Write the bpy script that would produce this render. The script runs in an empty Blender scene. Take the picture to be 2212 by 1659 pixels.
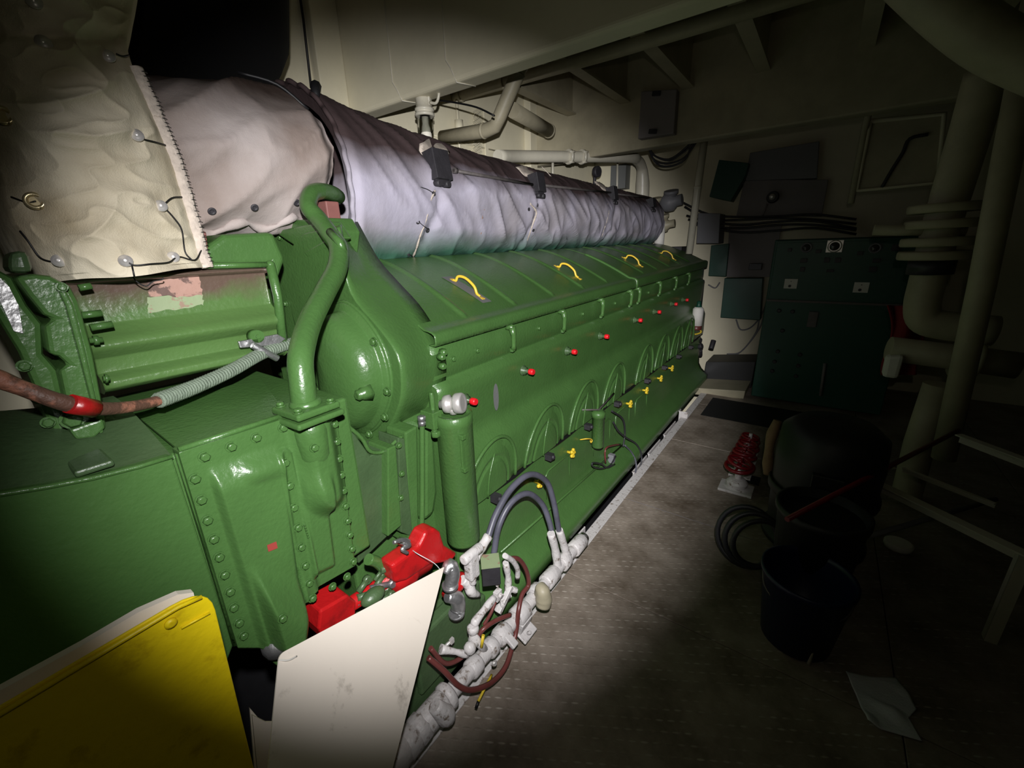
import bpy, math, random
from mathutils import Vector, Matrix, noise
random.seed(7)
C = bpy.context.scene.collection
SC = bpy.context.scene
H = 1.55                      # eye height of the camera above the deck plates
# ---------------------------------------------------------------- camera
F = 900.0; CX = 1106.0; CY = 829.5
def nrm(v): return v.normalized()
AY = nrm(Vector((1792-CX, 512-CY, F)))
AD = Vector((1180-CX, 3650-CY, F)).normalized(); AD = nrm(AD-AY*AD.dot(AY))
AZ = -AD; AX = AY.cross(AZ)
R3 = Matrix((AX, AY, AZ))     # camera axes (right, down, forward) -> world
cam_d = bpy.data.cameras.new('camera'); cam = bpy.data.objects.new('camera', cam_d); C.objects.link(cam)
cam_d.sensor_width = 36; cam_d.lens = F/2212*36; cam_d.clip_start = .02; cam_d.clip_end = 60
r_, d_, f_ = R3@Vector((1,0,0)), R3@Vector((0,1,0)), R3@Vector((0,0,1))
M = Matrix((r_, -d_, -f_)).transposed().to_4x4(); M.translation = (0,0,H); cam.matrix_world = M
SC.camera = cam
# ---------------------------------------------------------------- light
SC.view_settings.view_transform = 'Standard'; SC.view_settings.look = 'None'
SC.view_settings.exposure = 0; SC.view_settings.gamma = 1; SC.view_settings.use_curve_mapping = False
w = bpy.data.worlds.new('world'); SC.world = w; w.use_nodes = True
w.node_tree.nodes['Background'].inputs[0].default_value = (0,0,0,1)
w.node_tree.nodes['Background'].inputs[1].default_value = 0
def ray(u, v): return R3@Vector((u-CX, v-CY, F))
def P(u, v, X=None, Y=None, Z=None, D=None):   # where the sight line of a photo point meets a real plane
    r = ray(u, v); o = Vector((0,0,H))
    if X is not None: t = X/r.x
    elif Y is not None: t = Y/r.y
    elif Z is not None: t = (Z-H)/r.z
    else: t = D/F
    return o+r*t
def torch(name, loc, aim, power, size, blend, col, rad):
    l = bpy.data.lights.new(name, 'SPOT'); o = bpy.data.objects.new(name, l); C.objects.link(o)
    l.energy = power; l.spot_size = math.radians(size); l.spot_blend = blend; l.color = col; l.shadow_soft_size = rad
    l.use_nodes = True; nt = l.node_tree; e = nt.nodes['Emission']; fo = nt.nodes.new('ShaderNodeLightFalloff')
    fo.inputs['Strength'].default_value = 1; ad = nt.nodes.new('ShaderNodeMath'); ad.operation = 'MULTIPLY_ADD'; ad.inputs[1].default_value = .5
    nt.links.new(fo.outputs['Constant'], ad.inputs[0]); nt.links.new(fo.outputs['Linear'], ad.inputs[2]); nt.links.new(ad.outputs[0], e.inputs['Strength'])
    o.location = loc; o.rotation_euler = (Vector(aim)-Vector(loc)).to_track_quat('-Z','Y').to_euler()
TL = (0.02, 0.0, H+.14)
torch('torch_beam', TL, P(940,815,D=2), 64, 84, .68, (1.0,.985,1.0), .012)
torch('torch_spill', TL, P(900,830,D=2), 1.0, 140, 1.0, (1.0,.93,.78), .012)
# ---------------------------------------------------------------- materials
def lin(c): return tuple(((x/255)/12.92 if x/255 <= .04045 else ((x/255+.055)/1.055)**2.4) for x in c)
def mat(name, col, rough=.5, metal=0, bump=0, bscale=60, var=.0, vscale=4, col2=None, thr=None, spec=.5, detail=4, bdist=.004, zband=None):
    m = bpy.data.materials.new(name); m.use_nodes = True; nt = m.node_tree; b = nt.nodes['Principled BSDF']
    b.inputs['Roughness'].default_value = rough; b.inputs['Metallic'].default_value = metal
    b.inputs['Specular IOR Level'].default_value = spec
    c = lin(col)+(1,)
    b.inputs['Base Color'].default_value = c
    tc = nt.nodes.new('ShaderNodeNewGeometry')
    if var > 0 or col2:
        n = nt.nodes.new('ShaderNodeTexNoise'); n.inputs['Scale'].default_value = vscale; n.inputs['Detail'].default_value = 8
        n.inputs['Roughness'].default_value = .65
        nt.links.new(tc.outputs['Position'], n.inputs['Vector'])
        r = nt.nodes.new('ShaderNodeValToRGB'); nt.links.new(n.outputs['Fac'], r.inputs['Fac'])
        c2 = lin(col2)+(1,) if col2 else tuple(x*(1-var) for x in c[:3])+(1,)
        lo, hi = thr if thr else (.3, .7)
        r.color_ramp.elements[0].position = lo; r.color_ramp.elements[0].color = c2
        r.color_ramp.elements[1].position = hi; r.color_ramp.elements[1].color = c
        nt.links.new(r.outputs['Color'], b.inputs['Base Color'])
    if zband:
        g2 = nt.nodes.new('ShaderNodeSeparateXYZ'); nt.links.new(tc.outputs['Position'], g2.inputs[0])
        nz = nt.nodes.new('ShaderNodeTexNoise'); nz.inputs['Scale'].default_value = 9; nz.inputs['Detail'].default_value = 8; nt.links.new(tc.outputs['Position'], nz.inputs['Vector'])
        ad = nt.nodes.new('ShaderNodeMath'); ad.operation = 'MULTIPLY_ADD'; ad.inputs[1].default_value = zband[3]; nt.links.new(nz.outputs['Fac'], ad.inputs[0]); nt.links.new(g2.outputs['Z'], ad.inputs[2])
        mp = nt.nodes.new('ShaderNodeMapRange'); mp.inputs['From Min'].default_value = zband[0]; mp.inputs['From Max'].default_value = zband[1]; nt.links.new(ad.outputs[0], mp.inputs['Value'])
        mx = nt.nodes.new('ShaderNodeMix'); mx.data_type = 'RGBA'; nt.links.new(mp.outputs[0], mx.inputs['Factor']); mx.inputs['A'].default_value = c; mx.inputs['B'].default_value = lin(zband[2])+(1,); nt.links.new(mx.outputs['Result'], b.inputs['Base Color'])
    if bump > 0:
        n2 = nt.nodes.new('ShaderNodeTexNoise'); n2.inputs['Scale'].default_value = bscale; n2.inputs['Detail'].default_value = detail
        nt.links.new(tc.outputs['Position'], n2.inputs['Vector'])
        bp = nt.nodes.new('ShaderNodeBump'); bp.inputs['Strength'].default_value = bump; bp.inputs['Distance'].default_value = bdist
        nt.links.new(n2.outputs['Fac'], bp.inputs['Height']); nt.links.new(bp.outputs['Normal'], b.inputs['Normal'])
    return m
G = (72,108,56)
m_green = mat('green_gloss_paint', G, .30, bump=.35, bscale=90, var=.16, vscale=7)
m_green2 = mat('green_gloss_paint_grimy', (78,108,58), .3, bump=.4, bscale=70, zband=(H-.06,H-.01,(92,76,66),.12))
m_greend = mat('dark_green_paint', (72,96,62), .38, bump=.35, bscale=80, var=.3, vscale=6)
m_teal = mat('teal_enamel', (26,76,60), .4, bump=.15, var=.15)
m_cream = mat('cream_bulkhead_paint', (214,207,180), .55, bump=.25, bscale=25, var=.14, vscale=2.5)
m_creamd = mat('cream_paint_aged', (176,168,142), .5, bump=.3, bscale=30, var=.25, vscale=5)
m_pipe = mat('cream_pipe_paint', (205,200,182), .35, bump=.25, bscale=60, var=.12, vscale=9)
m_white = mat('white_pipe_paint', (196,192,190), .45, bump=.7, bscale=70, col2=(112,98,86), vscale=34, thr=(.34,.44))
m_guard = mat('white_sheet_paint', (232,222,208), .4, bump=.12, bscale=20, col2=(150,140,128), vscale=9, thr=(.26,.4))
m_yellow = mat('yellow_guard_paint', (240,214,20), .45, bump=.5, bscale=35, col2=(196,166,14), vscale=14, thr=(.3,.45))
m_yknob = mat('yellow_knob_paint', (226,196,48), .5, var=.3, vscale=60)
m_yel2 = mat('yellow_handle_paint', (228,190,60), .35)
m_reddk = mat('dark_red_enamel', (120,16,26), .35, bump=.2, var=.3, vscale=20)
m_red = mat('red_gloss_paint', (178,24,26), .35, bump=.4, bscale=50, col2=(120,22,22), vscale=12, thr=(.3,.5))
m_redcap = mat('red_plastic', (222,30,40), .35)
m_redbr = mat('red_brown_rubber', (110,58,54), .35, var=.3, vscale=20)
m_black = mat('black_rubber', (46,46,50), .45, var=.3, vscale=20)
m_hose = mat('grey_black_hose', (92,92,104), .4, var=.4, vscale=14)
m_wire = mat('black_wire', (18,18,20), .5)
m_dark = mat('dark_cast_metal', (48,46,50), .6, bump=.4, bscale=60, var=.4, vscale=14)
m_darkp = mat('dark_paint', (30,30,32), .5, var=.4, vscale=5)
m_steel = mat('bright_steel', (214,210,206), .32, metal=.55)
m_alu = mat('cast_aluminium', (190,190,190), .38, metal=.85, bump=.5, bscale=60, var=.3, vscale=25)
m_rod = mat('dull_steel_rod', (104,98,96), .55, metal=.3, var=.4, vscale=20)
m_pink = mat('salmon_primer', (132,84,78), .6, var=.2, vscale=20)
m_patch = mat('pale_green_primer', (134,148,112), .55, bump=.2, bscale=40, col2=(140,116,98), vscale=16, thr=(.44,.47))
m_pinkp = mat('peeled_primer', (162,126,112), .6, bump=.4, bscale=40, col2=(96,72,64), vscale=18, thr=(.46,.5))
m_greyp = mat('bare_grey_patch', (104,106,104), .6, bump=.3, bscale=80)
m_grey = mat('grey_box_paint', (120,120,124), .5, var=.1)
m_lgrey = mat('light_grey_panel', (128,122,122), .55, bump=.2, bscale=40, var=.12)
m_paper = mat('white_paper', (225,222,214), .7, var=.1, vscale=20)
m_brown = mat('tan_rope', (150,120,90), .8, bump=.5, bscale=80, var=.3, vscale=20)
m_blue = mat('navy_plastic', (14,22,56), .4)
m_cloth = mat('grey_rag_cloth', (205,207,214), .85, bump=.5, bscale=120, var=.15, vscale=12)
m_shade_black = mat('shade_black', (12,12,12), .9)  # flat black used as painted shade: upper left corner and deck openings
m_string = mat('clear_tie', (200,205,205), .3)
m_fray = mat('frayed_glass_cloth', (205,192,178), .85, bump=.8, bscale=120, var=.35, vscale=40)
m_glass = bpy.data.materials.new('lamp_glass'); m_glass.use_nodes = True
_b = m_glass.node_tree.nodes['Principled BSDF']; _b.inputs['Transmission Weight'].default_value = 1; _b.inputs['Roughness'].default_value = .03
_b.inputs['Base Color'].default_value = (.9,.92,.88,1); _b.inputs['IOR'].default_value = 1.12
m_bulb = mat('frosted_bulb', (225,220,205), .4)

def fabric(name, base, dirt, zlo=None, zhi=None, green=None, weave=420, thr=(.35,.62), topdirt=None):
    # woven glass cloth: fine weave bump, blotchy stains, dust line along the top and green overspray along the foot
    m = bpy.data.materials.new(name); m.use_nodes = True; nt = m.node_tree; b = nt.nodes['Principled BSDF']
    L = nt.links.new; N = nt.nodes.new
    b.inputs['Roughness'].default_value = .75; b.inputs['Specular IOR Level'].default_value = .2
    b.inputs['Sheen Weight'].default_value = 0
    g = N('ShaderNodeNewGeometry'); n = N('ShaderNodeTexNoise'); n.inputs['Scale'].default_value = 3.2; n.inputs['Detail'].default_value = 7
    L(g.outputs['Position'], n.inputs['Vector'])
    r = N('ShaderNodeValToRGB'); L(n.outputs['Fac'], r.inputs['Fac'])
    r.color_ramp.elements[0].position = thr[0]; r.color_ramp.elements[0].color = lin(dirt)+(1,)
    r.color_ramp.elements[1].position = thr[1]; r.color_ramp.elements[1].color = lin(base)+(1,)
    out = r.outputs['Color']; sp = N('ShaderNodeSeparateXYZ'); L(g.outputs['Position'], sp.inputs[0])
    def band(lo, hi, colr, out, amp):
        mp = N('ShaderNodeMapRange'); mp.inputs['From Min'].default_value = lo; mp.inputs['From Max'].default_value = hi
        ad = N('ShaderNodeMath'); ad.operation = 'MULTIPLY_ADD'; ad.inputs[1].default_value = amp; 
        n3 = N('ShaderNodeTexNoise'); n3.inputs['Scale'].default_value = 5; n3.inputs['Detail'].default_value = 5
        L(g.outputs['Position'], n3.inputs['Vector']); L(n3.outputs['Fac'], ad.inputs[0]); L(sp.outputs['Z'], ad.inputs[2])
        L(ad.outputs[0], mp.inputs['Value'])
        mx = N('ShaderNodeMix'); mx.data_type = 'RGBA'; L(mp.outputs[0], mx.inputs['Factor']); L(out, mx.inputs['A']); mx.inputs['B'].default_value = lin(colr)+(1,)
        return mx.outputs['Result']
    if topdirt: out = band(topdirt[0], topdirt[1], topdirt[2], out, .12)
    if green: out = band(green[0], green[1], green[2], out, -.08)
    L(out, b.inputs['Base Color'])
    wv = N('ShaderNodeTexVoronoi'); wv.inputs['Scale'].default_value = weave; L(g.outputs['Position'], wv.inputs['Vector'])
    n2 = N('ShaderNodeTexNoise'); n2.inputs['Scale'].default_value = 16; n2.inputs['Detail'].default_value = 5; L(g.outputs['Position'], n2.inputs['Vector'])
    b1 = N('ShaderNodeBump'); b1.inputs['Strength'].default_value = .35; b1.inputs['Distance'].default_value = .0012; L(wv.outputs['Distance'], b1.inputs['Height'])
    b2 = N('ShaderNodeBump'); b2.inputs['Strength'].default_value = .45; b2.inputs['Distance'].default_value = .01; L(n2.outputs['Fac'], b2.inputs['Height'])
    L(b1.outputs['Normal'], b2.inputs['Normal']); L(b2.outputs['Normal'], b.inputs['Normal'])
    return m
m_fab_riser = fabric('riser_cloth', (214,206,184), (164,150,122), weave=330)
m_fab_mid = fabric('mid_cloth', (176,166,162), (140,126,118), weave=420, topdirt=(H+.44,H+.58,(70,58,52)))
m_fab_man = fabric('manifold_cloth', (176,171,186), (150,144,150), weave=420, topdirt=(H+.33,H+.45,(64,52,52)), green=(H+.05,H-.05,(62,104,84)))

def floor_mat():
    m = bpy.data.materials.new('steel_tread_plate'); m.use_nodes = True; nt = m.node_tree; b = nt.nodes['Principled BSDF']
    L = nt.links.new; N = nt.nodes.new
    b.inputs['Roughness'].default_value = .5; b.inputs['Metallic'].default_value = 0
    g = N('ShaderNodeNewGeometry'); n = N('ShaderNodeTexNoise'); n.inputs['Scale'].default_value = 3; n.inputs['Detail'].default_value = 10; n.inputs['Roughness'].default_value = .7
    L(g.outputs['Position'], n.inputs['Vector'])
    r = N('ShaderNodeValToRGB'); L(n.outputs['Fac'], r.inputs['Fac'])
    r.color_ramp.elements[0].position = .34; r.color_ramp.elements[0].color = lin((96,84,72))+(1,)
    r.color_ramp.elements[1].position = .68; r.color_ramp.elements[1].color = lin((160,148,136))+(1,)
    # raised lozenges, alternate rows turned
    def loz(rot, off):
        mp = N('ShaderNodeMapping'); mp.inputs['Rotation'].default_value = (0,0,rot); mp.inputs['Location'].default_value = off
        mp.inputs['Scale'].default_value = (1/.042, 1/.034, 1)
        L(g.outputs['Position'], mp.inputs['Vector'])
        fr = N('ShaderNodeVectorMath'); fr.operation = 'FRACTION'; L(mp.outputs[0], fr.inputs[0])
        sb = N('ShaderNodeVectorMath'); sb.operation = 'SUBTRACT'; sb.inputs[1].default_value = (.5,.5,0); L(fr.outputs[0], sb.inputs[0])
        ml = N('ShaderNodeVectorMath'); ml.operation = 'MULTIPLY'; ml.inputs[1].default_value = (2.6,8.5,0); L(sb.outputs[0], ml.inputs[0])
        ln = N('ShaderNodeVectorMath'); ln.operation = 'LENGTH'; L(ml.outputs[0], ln.inputs[0])
        mr = N('ShaderNodeMapRange'); mr.inputs['From Min'].default_value = 1; mr.inputs['From Max'].default_value = .5; L(ln.outputs['Value'], mr.inputs['Value'])
        return mr.outputs[0]
    mx = loz(math.radians(-36), (0,0,0))
    nm = N('ShaderNodeTexNoise'); nm.inputs['Scale'].default_value = 9; nm.inputs['Detail'].default_value = 6; L(g.outputs['Position'], nm.inputs['Vector'])
    nr = N('ShaderNodeMapRange'); nr.inputs['From Min'].default_value = .42; nr.inputs['From Max'].default_value = .68; L(nm.outputs['Fac'], nr.inputs['Value'])
    wm = N('ShaderNodeMath'); wm.operation = 'MULTIPLY'; L(mx, wm.inputs[0]); L(nr.outputs[0], wm.inputs[1])
    n2 = N('ShaderNodeTexNoise'); n2.inputs['Scale'].default_value = 140; n2.inputs['Detail'].default_value = 3; L(g.outputs['Position'], n2.inputs['Vector'])
    b1 = N('ShaderNodeBump'); b1.inputs['Strength'].default_value = .35; b1.inputs['Distance'].default_value = .002; L(n2.outputs['Fac'], b1.inputs['Height'])
    b2 = N('ShaderNodeBump'); b2.inputs['Strength'].default_value = .35; b2.inputs['Distance'].default_value = .003; L(mx, b2.inputs['Height'])
    L(b1.outputs['Normal'], b2.inputs['Normal']); L(b2.outputs['Normal'], b.inputs['Normal'])
    mc = N('ShaderNodeMix'); mc.data_type = 'RGBA'; mm = N('ShaderNodeMath'); mm.operation = 'MULTIPLY'; mm.inputs[1].default_value = .5; L(wm.outputs[0], mm.inputs[0]); L(mm.outputs[0], mc.inputs['Factor'])
    L(r.outputs['Color'], mc.inputs['A']); mc.inputs['B'].default_value = lin((205,196,184))+(1,)
    L(mc.outputs['Result'], b.inputs['Base Color'])
    return m
m_floor = floor_mat()

# ---------------------------------------------------------------- mesh helpers
def catmull(pts, n=8):
    pts = [Vector(p) for p in pts]
    if len(pts) < 3: return pts
    out = []
    q = [pts[0]*2-pts[1]]+pts+[pts[-1]*2-pts[-2]]
    for i in range(1, len(q)-2):
        for k in range(n):
            t = k/n; a,b,c,d = q[i-1],q[i],q[i+1],q[i+2]
            out.append(.5*((2*b)+(c-a)*t+(2*a-5*b+4*c-d)*t*t+(3*b-a-3*c+d)*t**3))
    out.append(pts[-1]); return out
def frame(d):
    d = d.normalized(); u = d.cross(Vector((0,0,1)))
    if u.length < .1: u = d.cross(Vector((1,0,0)))
    u.normalize(); return u, u.cross(d).normalized()
class MB:
    def __init__(s): s.v = []; s.f = []; s.sm = []
    def add(s, vs, fs, smooth=False):
        o = len(s.v); s.v += [Vector(x) for x in vs]; s.f += [tuple(i+o for i in f) for f in fs]; s.sm += [smooth]*len(fs); return s
    def box(s, a, b):
        x0,y0,z0 = [min(a[i],b[i]) for i in range(3)]; x1,y1,z1 = [max(a[i],b[i]) for i in range(3)]
        return s.add([(x0,y0,z0),(x1,y0,z0),(x1,y1,z0),(x0,y1,z0),(x0,y0,z1),(x1,y0,z1),(x1,y1,z1),(x0,y1,z1)],
            [(0,3,2,1),(4,5,6,7),(0,1,5,4),(1,2,6,5),(2,3,7,6),(3,0,4,7)])
    def cb(s, c, sz, R=None):
        R = R or Matrix.Identity(3); hx,hy,hz = [q/2 for q in sz]; c = Vector(c)
        vs = [c+R@Vector((x*hx,y*hy,z*hz)) for z in (-1,1) for x,y in ((-1,-1),(1,-1),(1,1),(-1,1))]
        return s.add(vs, [(0,3,2,1),(4,5,6,7),(0,1,5,4),(1,2,6,5),(2,3,7,6),(3,0,4,7)])
    def prism(s, poly, vec, smooth=False):   # poly = 3D loop, extruded by vec
        n = len(poly); vec = Vector(vec); p = [Vector(q) for q in poly]
        s.add(p+[q+vec for q in p], [tuple(range(n))[::-1], tuple(range(n,2*n))], False)
        s.add(p+[q+vec for q in p], [(i,(i+1)%n,(i+1)%n+n,i+n) for i in range(n)], smooth); return s
    def loft(s, loops, cap0=True, cap1=True, smooth=True, closed=True):
        n = len(loops[0]); vs = [Vector(p) for l in loops for p in l]; fs = []
        for k in range(len(loops)-1):
            for i in range(n if closed else n-1):
                j = (i+1)%n; fs.append((k*n+i, k*n+j, (k+1)*n+j, (k+1)*n+i))
        s.add(vs, fs, smooth)
        if cap0: s.add(loops[0], [tuple(range(n))[::-1]])
        if cap1: s.add(loops[-1], [tuple(range(n))])
        return s
    def tube(s, pts, r, n=12, cap=True, seg=0):
        pts = catmull(pts, seg) if seg else [Vector(p) for p in pts]
        m = len(pts); rr = r if isinstance(r, (list,tuple)) else None
        loops = []; u = None
        for i,p in enumerate(pts):
            d = (pts[min(i+1,m-1)]-pts[max(i-1,0)])
            if d.length < 1e-9: d = Vector((0,0,1))
            d.normalize()
            if u is None: u, v = frame(d)
            else:
                u = u-d*u.dot(d); u.normalize(); v = u.cross(d)
            if rr:
                t = i/(m-1)*(len(rr)-1); k = min(int(t), len(rr)-2); rad = rr[k]+(rr[k+1]-rr[k])*(t-k)
            else: rad = r
            loops.append([p+(u*math.cos(a)+v*math.sin(a))*rad for a in [2*math.pi*q/n for q in range(n)]])
        return s.loft(loops, cap, cap)
    def lathe(s, o, ax, prof, n=20):   # prof = [(radius, height along ax)]
        o = Vector(o); ax = Vector(ax).normalized(); u, v = frame(ax)
        loops = [[o+ax*h+(u*math.cos(a)+v*math.sin(a))*max(r,1e-5) for a in [2*math.pi*q/n for q in range(n)]] for r,h in prof]
        # flat shading across hard profile corners: split each ring pair
        for a,b in zip(loops, loops[1:]): s.loft([a,b], False, False, True)
        s.add(loops[0], [tuple(range(n))[::-1]]); s.add(loops[-1], [tuple(range(n))]); return s
    def cyl(s, a, b, r, r2=None, n=16):
        a = Vector(a); b = Vector(b); d = b-a
        return s.lathe(a, d, [(r,0),(r2 if r2 is not None else r, d.length)], n)
    def ball(s, c, r, n=12, sc=(1,1,1)):
        c = Vector(c); loops = [[c+Vector((math.cos(a)*math.sin(t)*r*sc[0], math.sin(a)*math.sin(t)*r*sc[1], math.cos(t)*r*sc[2])) for a in [2*math.pi*q/n for q in range(n)]] for t in [math.pi*(k+.02)/(n//2+.04) for k in range(n//2+1)]]
        return s.loft(loops[::-1])
    def grid(s, nu, nv, fn, smooth=True):
        vs = [fn(i/nu, j/nv) for j in range(nv+1) for i in range(nu+1)]
        return s.add(vs, [(j*(nu+1)+i, j*(nu+1)+i+1, (j+1)*(nu+1)+i+1, (j+1)*(nu+1)+i) for j in range(nv) for i in range(nu)], smooth)
ABS = {}
def build(name, mb, m, parent=None, bevel=0, subd=0, label=None, solid=0, seg=2):
    vs = mb.v; mn = Vector([min(v[i] for v in vs) for i in range(3)]); mx = Vector([max(v[i] for v in vs) for i in range(3)])
    o = (mn+mx)/2
    if parent is None: o = Vector((o.x, o.y, mn.z))
    me = bpy.data.meshes.new(name); me.from_pydata([v-o for v in vs], [], mb.f); me.polygons.foreach_set('use_smooth', mb.sm)
    me.materials.append(m); me.validate(); me.update()
    ob = bpy.data.objects.new(name, me); C.objects.link(ob); ABS[ob.name] = o
    if parent is not None: ob.parent = parent; ob.location = o-ABS[parent.name]
    else: ob.location = o
    if any(mb.sm) or bevel:
        wd = ob.modifiers.new('weld', 'WELD'); wd.merge_threshold = 1e-5
    if solid: q = ob.modifiers.new('solid', 'SOLIDIFY'); q.thickness = solid; q.offset = -1
    if bevel: q = ob.modifiers.new('bevel', 'BEVEL'); q.width = bevel; q.segments = seg; q.limit_method = 'ANGLE'; q.angle_limit = math.radians(40)
    if subd: q = ob.modifiers.new('sub', 'SUBSURF'); q.levels = subd; q.render_levels = subd
    if label: ob['label'] = label
    return ob
def thing(name, loc, label, cat, group=None):
    o = bpy.data.objects.new(name, None); C.objects.link(o); o.location = loc; o.empty_display_size = .1; ABS[o.name] = Vector(loc)
    return tag(o, label, cat, group)
def tag(o, label, cat, group=None):
    o['label'] = label; o['category'] = cat
    if group: o['group'] = group
    return o
def struct(name, mb, m, **k): o = build(name, mb, m, **k); o['kind'] = 'structure'; return o
def inst(src, loc, parent, rot=None, scale=None, label=None):   # loc in world coordinates
    c = src.copy(); C.objects.link(c); c.parent = parent; c.location = Vector(loc)-(ABS[parent.name] if parent else Vector())
    ABS[c.name] = Vector(loc)
    if rot is not None: c.rotation_mode = 'QUATERNION'; c.rotation_quaternion = rot
    if scale: c.scale = (scale,)*3
    for k in ('label',):
        if k in c: del c[k]
    if label: c['label'] = label
    return c
class Once:      # first call places the prototype, later calls copy it
    def __init__(s, make): s.make = make; s.o = None
    def put(s, name, loc, normal, parent, scale=1, label=None):
        rot = Vector((0,0,1)).rotation_difference(Vector(normal))
        if s.o is None:
            s.o = s.make(name, parent); c = s.o; c.location = Vector(loc)-ABS[parent.name]; ABS[c.name] = Vector(loc)
            c.rotation_mode = 'QUATERNION'; c.rotation_quaternion = rot; c.scale = (scale,)*3
            return c
        return inst(s.o, loc, parent, rot, scale, label)
def raw(name, mb, m, parent):    # mesh around its own origin
    me = bpy.data.meshes.new(name); me.from_pydata(mb.v, [], mb.f); me.polygons.foreach_set('use_smooth', mb.sm); me.materials.append(m); me.update()
    ob = bpy.data.objects.new(name, me); C.objects.link(ob); ob.parent = parent; ob.modifiers.new('weld','WELD').merge_threshold = 1e-5; return ob
def bolt_mb(r=.0095, h=.008):
    b = MB(); b.lathe((0,0,0), (0,0,1), [(r*1.25,0),(r*1.25,.0025)], 14)
    b.lathe((0,0,.0025), (0,0,1), [(r,0),(r,h*.7),(r*.75,h)], 6); return b
BOLT = Once(lambda n, p: raw(n, bolt_mb(), m_green, p))
def sst(a, b, x):
    t = max(0, min(1, (x-a)/(b-a))); return t*t*(3-2*t)
def dseg(px, py, ax, ay, bx, by):
    vx, vy = bx-ax, by-ay; t = max(0, min(1, ((px-ax)*vx+(py-ay)*vy)/(vx*vx+vy*vy))); return math.hypot(px-ax-vx*t, py-ay-vy*t)
def capsule(px, py, ax, ay, bx, by, r0, r1): return 1-sst(r0, r1, dseg(px,py,ax,ay,bx,by))
#@@
# ---------------------------------------------------------------- the compartment
b = MB()
for (x0,x1) in ((-.80,.45),(.453,1.2),(1.203,2.3)):
    ys = [-1.5,.35,1.50,2.27,3.3,4.25,5.7]
    for y0,y1 in zip(ys, ys[1:]): b.box((x0,y0+.0015,-.012),(x1,y1-.0015,0))
struct('floor', b, m_floor, bevel=.003)
b = MB(); b.box((-3,-1.5,-.75),(2.3,5.8,-.70)); struct('trim_1', b, m_darkp)            # bilge plating under the deck plates
b = MB(); b.box((-.86,-1.5,-.10),(-.801,5.7,-.0)); b.box((-.86,-1.5,-.7),(-.83,5.7,-.1)); struct('trim_2', b, m_white, bevel=.004)  # deck plate edge angle
b = MB()
b.box((-.79,2.268,.0),(.44,2.272,.0012))
struct('trim_3', b, m_lgrey)
b = MB(); b.box((-2.78,-1.5,-.7),(-2.7,5.8,H+1.75)); struct('wall_left', b, m_cream)
b = MB(); b.box((-2.78,5.7,-.7),(2.4,5.78,H+1.75)); struct('wall_back', b, m_cream)
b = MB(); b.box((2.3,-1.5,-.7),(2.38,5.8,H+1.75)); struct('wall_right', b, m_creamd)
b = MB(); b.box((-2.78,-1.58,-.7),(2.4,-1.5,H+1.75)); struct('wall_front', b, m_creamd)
b = MB(); b.box((-2.78,-1.58,H+1.75),(2.4,5.8,H+1.83)); struct('ceiling', b, m_cream)
ZB = H+.83
b = MB(); b.box((-2.7,1.92,ZB),(2.3,2.05,H+1.75)); struct('trim_4', b, m_cream, bevel=.022, seg=4)      # near deck beam
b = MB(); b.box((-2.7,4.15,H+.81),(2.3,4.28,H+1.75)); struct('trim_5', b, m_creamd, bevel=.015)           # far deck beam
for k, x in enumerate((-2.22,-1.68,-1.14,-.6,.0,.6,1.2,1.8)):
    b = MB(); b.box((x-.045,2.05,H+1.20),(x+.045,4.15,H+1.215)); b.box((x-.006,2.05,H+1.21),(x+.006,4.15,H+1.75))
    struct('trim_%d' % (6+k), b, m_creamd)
b = MB(); b.box((-2.7,1.735,H+.2),(-2.63,1.92,H+1.75)); struct('trim_14', b, m_cream, bevel=.006)
b = MB(); b.box((-2.7,4.02,.3),(-2.62,4.15,H+1.75)); struct('trim_15', b, m_cream, bevel=.006)
# raised weld seams down the face of the near beam
for k,(u,v0,v1) in enumerate(((848,60,178),(963,20,130))):
    b = MB(); a = P(u,v1,Y=1.918); b.tube([a+Vector((0,0,.6)), a+Vector((0,0,.04)), a, a+Vector((.03,.0,-.04)), Vector((a.x+.06,1.925,ZB-.002)), Vector((a.x+.1,2.03,ZB-.003))], .0035, n=6)
    struct('trim_%d' % (16+k), b, m_pipe)
# deck openings as flat black sheets, their inner shade painted on
b = MB(); b.box((-.30,2.88,.0005),(-.12,3.0,.003)); struct('trim_18', b, m_shade_black)
b = MB(); b.box((-.72,3.95,.0005),(.2,4.5,.003)); struct('trim_19', b, m_shade_black)

# ================================================================ THE ENGINE
eng = thing('marine_diesel_engine', (-1.6,2.6,0), 'long green-painted marine diesel engine with ribbed top cover and red-capped test cocks', 'engine')
XS = -1.03
def zl(u0,v0,u1,v1,X=XS):        # a lengthwise edge of the block through two measured points -> height as a function of Y
    a = P(u0,v0,X=X); c = P(u1,v1,X=X); k = (c.z-a.z)/(c.y-a.y)
    return lambda y: a.z+k*(y-a.y)
z_top = zl(922,729,1500,572); z_lip = zl(929,749,1503,583); z_seam = zl(1010,805,1300,690)
z_ledge = zl(1020,947,1448,702); z_black = zl(1031,1070,1444,770); z_cap = zl(1022,867,1460,657)
Y0, Y1 = .955, 5.0
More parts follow.
